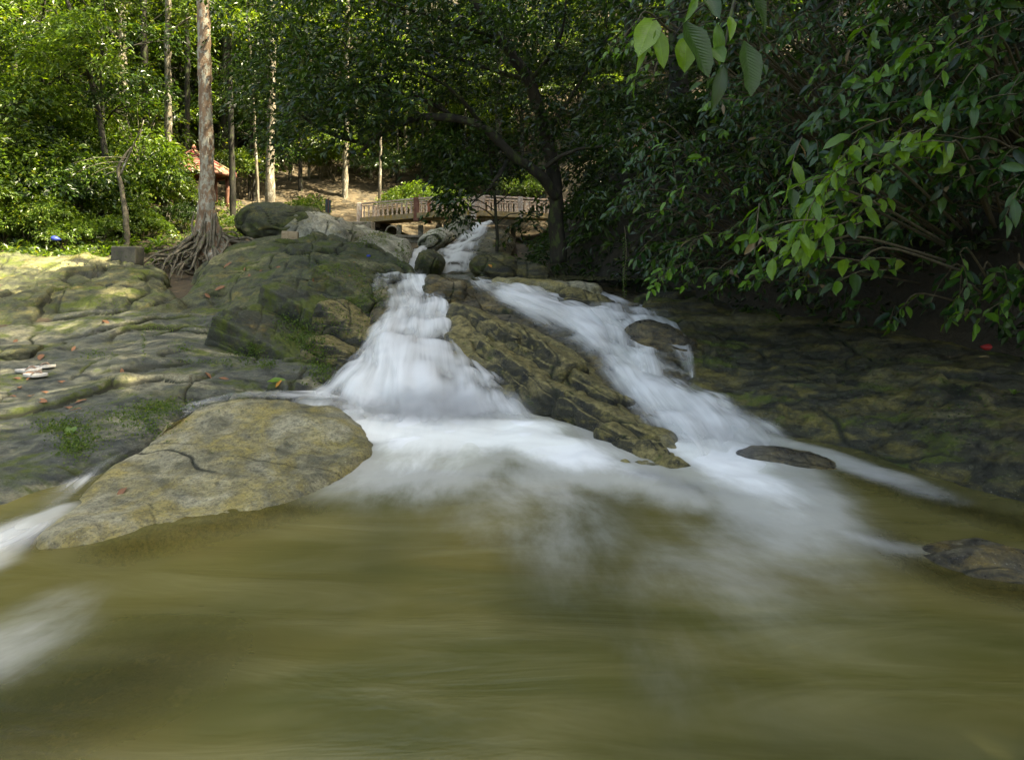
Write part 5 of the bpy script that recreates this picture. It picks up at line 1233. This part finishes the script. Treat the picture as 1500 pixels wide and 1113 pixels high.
def leafy_shrub(name, label, cat, root_p, sprs, mats, L0, per, seed, stuff_mat, extra=None, twig_len=.5, dirn=(-.75, -.25, -.42), light=.35, maxl=290):
    """sprs: spray points (world) where twigs end; every twig bears alternate drooping leaves"""
    rs_ = np.random.RandomState(seed)
    g = empty(name, root_p); O0 = np.array(root_p); tag(g, label, cat)
    cnt = 0; tw = []; far = []
    order = sorted(sprs, key=lambda c: c[1])
    for ci, c in enumerate(order):
        c = np.array(c) - O0
        d = norm(np.array(dirn) + rs_.normal(0, .28, 3)); tl = twig_len * rs_.uniform(.7, 1.3)
        s = c - d * tl; mid = s * .5 + c * .5 + [0, 0, .10 * tl]
        path = spline([s, mid, c], 9); tw.append(tube_arrays(path, np.linspace(.006, .002, 9), 4))
        if ci % 3 == 0:      # supporting branch back to the bush
            back = s * .45 + np.array([0.3, .5, .2]) * rs_.uniform(.2, .6)
            tw.append(tube_arrays(spline([back, s * .75 + back * .25 + [0, 0, .12], s], 8), np.linspace(.014, .006, 8), 5))
        hue = rs_.rand()
        for k in range(per):
            t = (k + .6) / per; q = path[min(8, int(t * 8.99))]
            side = norm(np.cross(d, [0, 0, 1])) * (1 if k % 2 else -1)
            if k == per - 1: side = side * .1
            ax = norm(d * .75 + side * .85 + [0, 0, rs_.uniform(-.75, .15)] + rs_.normal(0, .30, 3))
            upv = norm(np.array([-.15, -.25, 1.0]) + rs_.normal(0, .45, 3))
            Lf = L0 * rs_.uniform(.5, 1.3) * (.75 + .35 * math.sin(PI * t))
            if cnt < maxl:
                zx = ax; y_ = norm(np.cross(upv, zx)); z_ = np.cross(zx, y_)
                Mx = Matrix(((zx[0], y_[0], z_[0], q[0]), (zx[1], y_[1], z_[1], q[1]), (zx[2], y_[2], z_[2], q[2]), (0, 0, 0, 1)))
                mi = 3 if rs_.rand() < .02 else (2 if hue + rs_.normal(0, .15) < light else (1 if rs_.rand() < .6 else 0))
                o = bpy.data.objects.new('leaf', lmesh(rs_.randint(3), mats, mi)); COL.objects.link(o); o.parent = g
                o.matrix_local = Mx @ Matrix.Scale(Lf, 4); cnt += 1
            else: far.append((q, ax, upv, Lf))
    V, Fc = join_arrays(tw); t_ = link('branches', mesh_np('branches', V, Fc), M['twig'], g); t_['kind'] = 'stuff'
    if extra is not None: far_c = extra
    if far:
        q, ax, up_, Lf = (np.array([f[i] for f in far]) for i in range(4))
        V, Fc = leaf_fine(q, ax, up_, Lf, Lf * .42); f_ = link('foliage', mesh_np('foliage', V, Fc, smooth=False), stuff_mat, g); f_['kind'] = 'stuff'
    return g

def region_pts(boxes, n, seed):
    return [tuple(c) for c in polygon_sprays(np.random.RandomState(seed), boxes, n)]
# front light-green branches (nearest)
leafy_shrub('broad_leaved_shrub', 'light green branches of long drooping leaves reaching left over the dark bank rock', 'shrub', P(1500, 420, 6.0),
    region_pts([(1100, 345, 1200, 395, 4.3, 4.8, 1.2), (1160, 300, 1260, 360, 4.4, 4.9, 1.0), (1150, 245, 1230, 290, 4.4, 4.9, 1.2), (1210, 215, 1310, 270, 4.4, 5.0, 1.2), (1280, 165, 1360, 230, 4.6, 5.2, 1.0), (1200, 370, 1260, 420, 4.6, 5.1, .35)], 40, 1), LMB, .155, 8, 1, M['leaf_big'], twig_len=.42, dirn=(-.82, -.12, -.45), light=.55)
leafy_shrub('broad_leaved_shrub', 'mid green glossy shrub hanging beside the right-hand falls, above the small run of water', 'shrub', P(1200, 430, 8.5),
    region_pts([(900, 205, 1010, 300, 7.4, 8.6, 1.5), (925, 300, 1040, 400, 7.2, 8.4, 1.6), (950, 395, 1060, 428, 7.2, 8.0, .8), (1010, 190, 1100, 300, 7, 8.2, 1.4), (1040, 300, 1120, 430, 7, 8, 1.0), (885, 290, 930, 330, 7.6, 8.4, .4)], 150, 2), LMR, .125, 8, 2, M['leaf_right'], twig_len=.45, light=.58)
leafy_shrub('broad_leaved_shrub', 'upper glossy shrub filling the space right of the big hanging leaves', 'shrub', P(1400, 380, 8.0),
    region_pts([(1000, 20, 1200, 110, 6.2, 7.8, 1.5), (1020, 110, 1180, 200, 6.2, 7.6, 1.4), (900, -40, 1060, 40, 7, 8, .7), (1180, 30, 1330, 130, 5.6, 7.0, 1.2)], 150, 3), LMR, .125, 8, 3, M['leaf_right'], twig_len=.45, light=.28)
leafy_shrub('broad_leaved_shrub', 'shrub with curved yellow-green shoots at upper right', 'shrub', P(1600, 380, 6.4),
    region_pts([(1240, 60, 1360, 170, 4.8, 5.8, 1.3), (1180, 130, 1300, 230, 5.4, 6.4, 1.2), (1330, 60, 1440, 180, 4.8, 6, 1.0), (1240, -40, 1420, 60, 5, 6, 1.0)], 110, 4), LMR, .145, 8, 4, M['leaf_right'], twig_len=.45, light=.33)
leafy_shrub('broad_leaved_shrub', 'dark shrub with grey-green leaves along the right edge', 'shrub', P(1750, 400, 6.0),
    region_pts([(1300, 180, 1420, 290, 4.8, 5.8, 1.4), (1380, 120, 1520, 260, 4.6, 5.6, 1.4), (1400, -40, 1560, 120, 4.8, 6, 1.2), (1440, 260, 1560, 330, 4.4, 5.2, .6), (1250, 250, 1400, 350, 5.2, 6.0, 1.0)], 130, 5), LMR, .15, 8, 5, M['leaf_right'], twig_len=.45, light=.10)
leafy_shrub('broad_leaved_shrub', 'dark shrub crowding behind the light green branches', 'shrub', P(1450, 430, 8.5),
    region_pts([(1100, 200, 1250, 330, 6.2, 7.4, 1.4), (1080, 320, 1200, 430, 6.4, 7.4, 1.0), (1200, 300, 1420, 400, 6.4, 7.6, 1.0)], 120, 6), LMR, .13, 8, 6, M['leaf_right'], twig_len=.45, light=.08)
leafy_shrub('broad_leaved_shrub', 'low drooping plant on the bank rock at the right edge', 'plant', P(1500, 480, 6.2),
    region_pts([(1360, 420, 1500, 490, 5.6, 6.4, 1.5), (1230, 440, 1320, 480, 6.6, 7.2, .5), (1440, 400, 1560, 450, 5.6, 6.4, .6)], 30, 7), LMR, .15, 8, 7, M['leaf_right'], twig_len=.35, dirn=(-.6, -.3, -.7), light=.22)
leafy_shrub('broad_leaved_shrub', 'sunlit small-leaved sprays at left of the big hanging leaves', 'shrub', P(1000, 60, 7.0),
    region_pts([(885, 60, 935, 130, 6.2, 6.8, 1)], 12, 8), LMB, .11, 8, 8, M['leaf_big'], twig_len=.35, light=.2)
# right mass filler crowns of smaller dark leaves
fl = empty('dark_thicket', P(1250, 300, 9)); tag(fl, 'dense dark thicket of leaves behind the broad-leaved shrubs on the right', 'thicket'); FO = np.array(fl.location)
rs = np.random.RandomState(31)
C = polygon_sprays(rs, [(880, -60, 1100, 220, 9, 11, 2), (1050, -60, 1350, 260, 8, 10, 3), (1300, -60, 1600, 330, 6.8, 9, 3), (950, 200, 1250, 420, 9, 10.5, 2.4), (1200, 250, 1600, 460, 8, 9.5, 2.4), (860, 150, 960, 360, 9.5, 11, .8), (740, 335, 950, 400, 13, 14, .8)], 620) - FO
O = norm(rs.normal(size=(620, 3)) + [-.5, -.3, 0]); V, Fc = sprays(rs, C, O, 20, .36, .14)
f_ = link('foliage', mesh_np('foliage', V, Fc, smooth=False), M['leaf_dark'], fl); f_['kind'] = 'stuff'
tube('stem', [(0, .5, -2.2), (.1, .4, -1), (-.2, .2, .4), (-.6, 0, 1.8)], [.06, .05, .035, .015], M['bark_dark'], fl, 8, 16)

# big leaves hanging from above, near the camera
bg_ = empty('overhanging_branch', P(1075, -60, 3.3)); tag(bg_, 'overhanging branch with very large backlit oval leaves at top centre', 'branch'); GO = np.array(bg_.location)
def LG(px, py, Y): return tuple(np.array(P(px, py, Y)) - GO)
tube('stem', [LG(1120, -160, 3.6), LG(1085, -30, 3.35), LG(1070, 25, 3.2), LG(1062, 70, 3.15)], [.014, .011, .008, .004], M['bark_dark'], bg_, 7, 14)
tube('stem', [LG(1085, -30, 3.35), LG(1020, 10, 3.2), LG(975, 25, 3.1), LG(955, 30, 3.1)], [.009, .006, .004, .003], M['bark_dark'], bg_, 6, 14)
tube('stem', [LG(1040, 0, 3.25), LG(1010, 25, 3.1), LG(990, 50, 3.05)], [.006, .004, .003], M['bark_dark'], bg_, 6, 8)
for (x0, y0, x1, y1, wd, mi) in [(958, 27, 938, 72, .75, 2), (962, 42, 973, 93, .55, 2), (950, 55, 936, 95, .3, 2), (1005, 55, 1004, 97, .75, 2), (1050, 35, 1056, 85, .5, 1), (1030, -20, 1052, 18, .55, 0), (1020, -5, 1012, 20, .4, 1),
        (1000, 30, 1040, 100, .62, 0), (1090, 60, 1105, 130, .62, 0), (1060, 95, 1050, 150, .5, 0), (985, 25, 970, 15, .5, 0), (985, 30, 1016, 32, .35, 0), (1068, 25, 1075, 45, .5, 2), (1045, 70, 1058, 85, .8, 1), (1095, -20, 1130, 30, .5, 0), (975, 10, 1000, -30, .5, 1), (925, 5, 912, -20, .5, 2)]:
    Y = 3.1 + rnd.uniform(-.08, .15); a = np.array(LG(x0, y0, Y)); b_ = np.array(LG(x1, y1, Y + rnd.uniform(-.1, .05))); ax = b_ - a; Lf = np.linalg.norm(ax) * 1.1; ax = norm(ax)
    upv = norm(np.array([rnd.uniform(-.3, .3), -.8, .35])); y_ = norm(np.cross(upv, ax)); z_ = np.cross(ax, y_)
    o = bpy.data.objects.new('leaf', lmesh(2 if wd > .5 else 0, LMB, mi)); COL.objects.link(o); o.parent = bg_
    Mx = Matrix(((ax[0], y_[0], z_[0], a[0]), (ax[1], y_[1], z_[1], a[1]), (ax[2], y_[2], z_[2], a[2]), (0, 0, 0, 1)))
    o.matrix_local = Mx @ Matrix.Diagonal((Lf, Lf * wd / .62, Lf * 1.4, 1))
# hanging vine
vn = empty('hanging_vine', P(915, 345, 7.3)); tag(vn, 'thin vine with tiny leaves hanging beside the small run of water', 'vine')
tube('stem', [(0, 0, .1), (.02, 0, -.2), (-.01, 0, -.45), (0, 0, -.72)], [.004, .004, .003, .002], M['twig'], vn, 5, 14)
for k in range(44):
    z = -.02 - k * .0155; s = 1 if k % 2 else -1
    o = bpy.data.objects.new('leaf', lmesh(k % 3, LMB, 1)); COL.objects.link(o); o.parent = vn; o.location = (0, 0, z)
    o.rotation_euler = (rnd.uniform(-.5, .5), .5, rnd.uniform(-.6, .6) + (0 if s > 0 else PI)); o.scale = (.034, .034, .034)
# pink blossom
pk = empty('flowering_plant', P(943, 205, 10.5)); tag(pk, 'pale pink blossoms catching light among dark leaves, upper centre right', 'flower')
rs = np.random.RandomState(55); C = rs.normal(0, 1, (40, 3)) * [.12, .1, .13]; V, Fc = sprays(rs, C, norm(C), 3, .03, .045, aspect=.8)
f_ = link('blossom', mesh_np('blossom', V, Fc, smooth=False), M['pink'], pk); f_['kind'] = 'stuff'
tube('stem', [(0, .1, -.6), (.02, .05, -.2), (0, 0, .1)], [.012, .008, .004], M['twig'], pk, 6, 8)

# ------------------------------------------------------------------ low plants
def strap_plant(name, loc, n, L, Wd, label, cat, mat, seed, arch=.5, group=None):
    rs_ = np.random.RandomState(seed); g = empty(name, loc); tag(g, label, cat, group)
    for k in range(n):
        a = rs_.uniform(0, 2 * PI); l = L * rs_.uniform(.6, 1.2); el = rs_.uniform(.5, 1.2)
        d = np.array([math.cos(a), math.sin(a), 0]); m = 7; V = []; s = np.cross(d, [0, 0, 1])
        for i in range(m):
            t = i / (m - 1); c = d * l * t * math.cos(el) + np.array([0, 0, 1]) * (l * t * math.sin(el) - arch * l * t * t)
            w_ = Wd * math.sin(PI * (t * .9 + .08)) * .5
            V += [c - s * w_ + [0, 0, w_ * .3], c, c + s * w_ + [0, 0, w_ * .3]]
        Fc = [(i * 3 + j, i * 3 + j + 3, i * 3 + j + 4, i * 3 + j + 1) for i in range(m - 1) for j in (0, 1)]
        link('leaf', mesh_np('leaf', np.array(V), np.array(Fc)), mat, g)
    return g
sc = 0
for (px, py, Y, L) in [(105,378,14.6,.6),(122,372,15,.7),(140,368,15.2,.6),(158,376,14.5,.6),(172,366,15.4,.6),(128,384,14.0,.5),(215,372,14.8,.5),(232,362,15.6,.6),(228,388,13.8,.35),(150,360,16,.7),(190,362,15.8,.5)]:
    strap_plant('strap_leaved_plant', P(px, py, Y), 26, L, .055, 'bright strap-leaved plant in the sunlit bed behind the mossy boulder', 'plant', M['leaf_fern'], 60 + sc, group='strap-leaved plants behind the boulder'); sc += 1
strap_plant('tuft_plant', P(1308, 640, 5.45), 12, .16, .016, 'small grassy tuft on the right bank just above the water', 'plant', M['leaf_right'], 80)
strap_plant('tuft_plant', P(1345, 632, 5.4), 9, .14, .014, 'smaller grassy tuft to the right of the first on the right bank', 'plant', M['leaf_right'], 81)
strap_plant('tuft_plant', P(1485, 578, 5.6), 8, .12, .02, 'small bright tuft high on the bank rock at the right edge', 'plant', M['leaf_fern'], 82)
strap_plant('seedling', P(103, 640, 5.32), 7, .13, .05, 'pale green seedling growing from moss on the lower-left slab', 'plant', M['leaf_fern'], 83, .3)

# surface lookups by casting rays onto the rocks
bpy.context.view_layer.update()
DG = bpy.context.evaluated_depsgraph_get()
from mathutils.bvhtree import BVHTree
ROCKS = [o for o in bpy.data.objects if o.type == 'MESH' and o.parent is None and ('rock' in o.name or 'boulder' in o.name)]
BV = []
for o in ROCKS:
    BV.append((o, BVHTree.FromPolygons([tuple(o.matrix_world @ v.co) for v in o.data.vertices], [tuple(p.vertices) for p in o.data.polygons])))
def surf(px, py):
    d = Vector(P(px, py, 1.0)).normalized(); best = None
    for o, t in BV:
        h = t.ray_cast(Vector((0, 0, 0)), d)
        if h[0] is not None and (best is None or h[3] < best[2]): best = (h[0], h[1] if h[1].z > 0 or True else -h[1], h[3])
    return best
def drop(x, y, ztop=6):
    best = None
    for o, t in BV:
        h = t.ray_cast(Vector((x, y, ztop)), Vector((0, 0, -1)))
        if h[0] is not None and (best is None or h[0].z > best[0].z): best = h
    return best

# moss cushions and creeping plants as many tiny leaves
def moss_patch(spots, n, L, label, mat, seed, spread):
    rs_ = np.random.RandomState(seed); pos = []; up = []
    for (px, py, w_, h_) in spots:
        for k in range(n):
            h = surf(px + rs_.normal(0, w_), py + rs_.normal(0, h_))
            if h is None: continue
            nn = np.array(h[1]); nn = nn if nn[2] > -.2 else -nn
            pos.append(np.array(h[0]) + nn * rs_.uniform(0, spread)); up.append(norm(nn + rs_.normal(0, .5, 3)))
    if not pos: return
    pos = np.array(pos); up = np.array(up); ax = norm(rs_.normal(0, 1, (len(pos), 3)) + up * .4)
    Ls = L * rs_.uniform(.6, 1.4, len(pos)); V, Fc = leaf_batch(pos, ax, up, Ls, Ls * .6)
    org = pos.mean(0)
    o = link('ground_plants', mesh_np('ground_plants', V - org, Fc, smooth=False), mat); o.location = org; tag(o, label, kind='stuff')
moss_patch([(445, 485, 14, 12), (460, 510, 12, 14), (440, 500, 18, 6), (470, 540, 12, 14), (500, 470, 30, 18), (420, 470, 12, 8)], 300, .028, 'creeping green plants between the rock blocks left of the falls', M['moss'], 1, .05)
moss_patch([(350, 525, 14, 8), (370, 515, 8, 6), (390, 535, 10, 4)], 190, .026, 'green creepers at the foot of the tilted block', M['moss'], 2, .04)
moss_patch([(190, 610, 34, 7), (215, 620, 20, 12), (120, 640, 22, 14), (105, 655, 12, 10), (240, 595, 25, 5), (85, 625, 20, 6)], 520, .020, 'bright green moss and tiny plants on the lower-left slab', M['moss'], 3, .018)
moss_patch([(210, 500, 2, 14), (270, 510, 10, 4), (300, 530, 20, 2), (240, 480, 20, 3), (140, 520, 12, 4), (160, 440, 30, 6), (190, 455, 30, 5), (100, 420, 40, 4), (80, 395, 40, 6), (300, 470, 12, 10), (320, 440, 12, 12)], 130, .020, 'patches of moss in the cracks of the left rocks', M['moss'], 4, .012)
moss_patch([(540, 425, 14, 10), (555, 440, 10, 8), (520, 400, 25, 8), (480, 395, 30, 6), (470, 545, 14, 12)], 240, .024, 'moss and ferny growth along the block tops near the lip', M['moss'], 5, .03)
moss_patch([(820, 560, 14, 10), (760, 540, 14, 12), (730, 500, 16, 8), (800, 580, 12, 8)], 160, .018, 'dark green moss on the shaded faces of the ridge', M['leaf_dark'], 6, .012)
moss_patch([(1180, 530, 60, 18), (1280, 560, 60, 20), (1060, 520, 20, 12), (1400, 600, 40, 20)], 260, .018, 'sparse moss on the right bank rock', M['leaf_dark'], 7, .010)
moss_patch([(530, 355, 12, 6), (590, 372, 6, 10), (560, 345, 10, 4), (655, 362, 8, 6), (640, 350, 14, 6)], 200, .035, 'mossy weeds on the sunlit upper rocks near the small fall', M['moss'], 8, .04)

# fallen leaves: each one its own thing
fal = [(40,558,0),(20,555,0),(52,548,0),(70,590,0),(95,598,0),(110,592,0),(30,570,0),(85,560,0),(62,520,0),(110,508,0),(60,575,0),(150,470,0),(178,540,0),(405,392,0),(360,392,0),(365,402,0),(385,396,0),(340,385,0),(455,418,0),(510,405,0),(300,430,0),(330,420,0),(12,582,0),(45,582,0),(120,600,0),(25,498,0),(320,555,0),(300,547,0),(520,385,1),(405,568,1),(185,716,0),(715,388,1)]
rs = np.random.RandomState(14)
for i, (px, py, k) in enumerate(fal):
    h = surf(px, py)
    if h is None: continue
    n_ = np.array(h[1]); n_ = n_ if n_[2] > 0 else -n_
    ax = norm(np.cross(n_, rs.normal(size=3))); y_ = np.cross(n_, ax)
    q = np.array(h[0]) + n_ * .012
    m = lmesh(i % 3, 'DEAD', 0) if False else None
    me = LP[i % 3].copy(); me.materials.clear(); me.materials.append(M['leaf_orange'] if k else M['leaf_dead'])
    o = bpy.data.objects.new('fallen_leaf', me); COL.objects.link(o)
    s = .12 if h[2] < 9 else .15
    o.matrix_world = Matrix(((ax[0], y_[0], n_[0], q[0]), (ax[1], y_[1], n_[1], q[1]), (ax[2], y_[2], n_[2], q[2]), (0, 0, 0, 1))) @ Matrix.Scale(s * rs.uniform(.7, 1.2), 4)
    if (px, py) == (715, 388): tag(o, 'single orange leaf on the dark peaked boulder below the upper fall', 'leaf')
    elif k: tag(o, 'orange leaf lying on rock at %s' % ('the water edge left of the main fall' if px == 405 else 'the top of the sloping boulder'), 'leaf')
    elif px == 185: tag(o, 'dark brown leaf caught in a crack of the yellow mound rock', 'leaf')
    else: tag(o, 'dry brown fallen leaf lying on the left-hand rocks', 'leaf', 'dry leaves on the left rocks')
h = surf(402, 563)
if h:
    o = bpy.data.objects.new('green_leaf', lmesh(2, LMB, 2)); COL.objects.link(o); o.location = Vector(h[0]) + Vector((-.08, 0, .03)); o.scale = (.20, .26, .2); o.rotation_euler = (.25, -.1, .1)
    tag(o, 'broad bright green leaf lying beside the water left of the main fall', 'leaf')

# sandals
def sandal(px, py, rz, tilt, label, lift=.0):
    h = surf(px, py); q = Vector(h[0]) if h else Vector(P(px, py, 7.3))
    g = empty('sandal', (q.x, q.y, q.z + .012 + lift)); g.rotation_euler = (tilt, 0, rz); tag(g, label, 'sandal', None)
    n = 24; t = np.linspace(0, 2 * PI, n, endpoint=False)
    xs = np.cos(t) * .128; ys = np.sin(t) * (.044 + .010 * np.cos(t) - .010 * np.cos(2 * t))
    V = []; 
    for z, s in ((0, .96), (.004, 1), (.026, 1), (.030, .95)): V.append(np.stack([xs * s, ys * s, np.full(n, z) + .006 * (xs / .128) ** 2], 1))
    k = np.arange(4 * n).reshape(4, n); k2 = np.roll(k, -1, 1); Vv = np.concatenate(V)
    me = bpy.data.meshes.new('sole'); me.from_pydata([tuple(v) for v in Vv], [], [tuple(int(x) for x in f) for f in np.stack([k[:-1].ravel(), k2[:-1].ravel(), k2[1:].ravel(), k[1:].ravel()], 1)] + [tuple(range(n - 1, -1, -1)), tuple(range(3 * n, 4 * n))])
    link('sole', me, M['sandal'], g)
    for s in (-1, 1):
        V, Fc = tube_arrays(spline([(.07, 0, .03), (.03, s * .025, .06), (-.02, s * .044, .03)], 10), np.full(10, .007), 6)
        link('strap', mesh_np('strap', V, Fc), M['sandal_strap'], g)
    return g
sandal(42, 546, .35, .10, 'left pale flip-flop lying on the grey-green slab')
sandal(62, 541, .5, -.10, 'far pale flip-flop leaning against the left one on the slab')
sandal(52, 553, .1, .05, 'nearest pale flip-flop lying flat in front of the other two')

# small things
b_ = box('loose_brick', (0, 0, 0), (.32, .18, .17), M['brick'], None, None, .015); h = surf(425, 350)
b_.location = (Vector(h[0]) + Vector((0, 0, .07))) if h else P(425, 345, 14.8); b_.rotation_euler = (0, .04, .2); tag(b_, 'loose sandy brick lying on the humped rock beside the roots', 'brick')
b_ = box('stone_block', (0, 0, 0), (.46, .4, .62), M['concrete_dark'], None, None, .02); b_.location = P(187, 384, 12.9); b_.rotation_euler = (0, .02, .12); tag(b_, 'dark squared concrete block standing on the mossy boulder', 'block')
sg = empty('signpost', P(481, 326, 20.5)); tag(sg, 'small dark signpost with two narrow boards behind the pale rock', 'signpost')
box('post', (0, 0, .3), (.05, .05, .9), M['wood_red'], sg); box('board', (-.045, -.04, .52), (.07, .03, .42), M['sign_dark'], sg); box('board', (.055, -.04, .50), (.06, .03, .40), M['sign_dark'], sg)
bb = boulder('blue_bag', P(84, 350, 13.9), (.20, .15, .10), M['blue'], 'crumpled blue bag among the plants at left', 90, (0, .2, .3), 20, 2.2, cat='bag', lump=.08, crack=0)
bb = boulder('blue_cloth', P(66, 325, 16.0), (.24, .2, .07), M['blue'], 'small blue cloth hung in the shrubs above the blue bag', 91, (0, .2, .3), 14, 2.2, cat='cloth', lump=.05, crack=0)
h = surf(541, 375)
bb = boulder('blue_scrap', tuple(h[0]) if h else P(541, 373, 13.6), (.09, .06, .07), M['blue'], 'tiny blue scrap of litter on the rounded rock', 92, (0, .2, .3), 12, 2.2, cat='litter', lump=.02, crack=0)
h = surf(1447, 512)
bb = boulder('red_scrap', tuple(Vector(h[0]) + Vector((0, 0, .02))) if h else P(1447, 508, 7), (.20, .1, .06), M['red'], 'crumpled red plastic scrap on the dark bank at the right edge', 93, (0, .2, .3), 14, 2.2, cat='litter', lump=.05, crack=0)
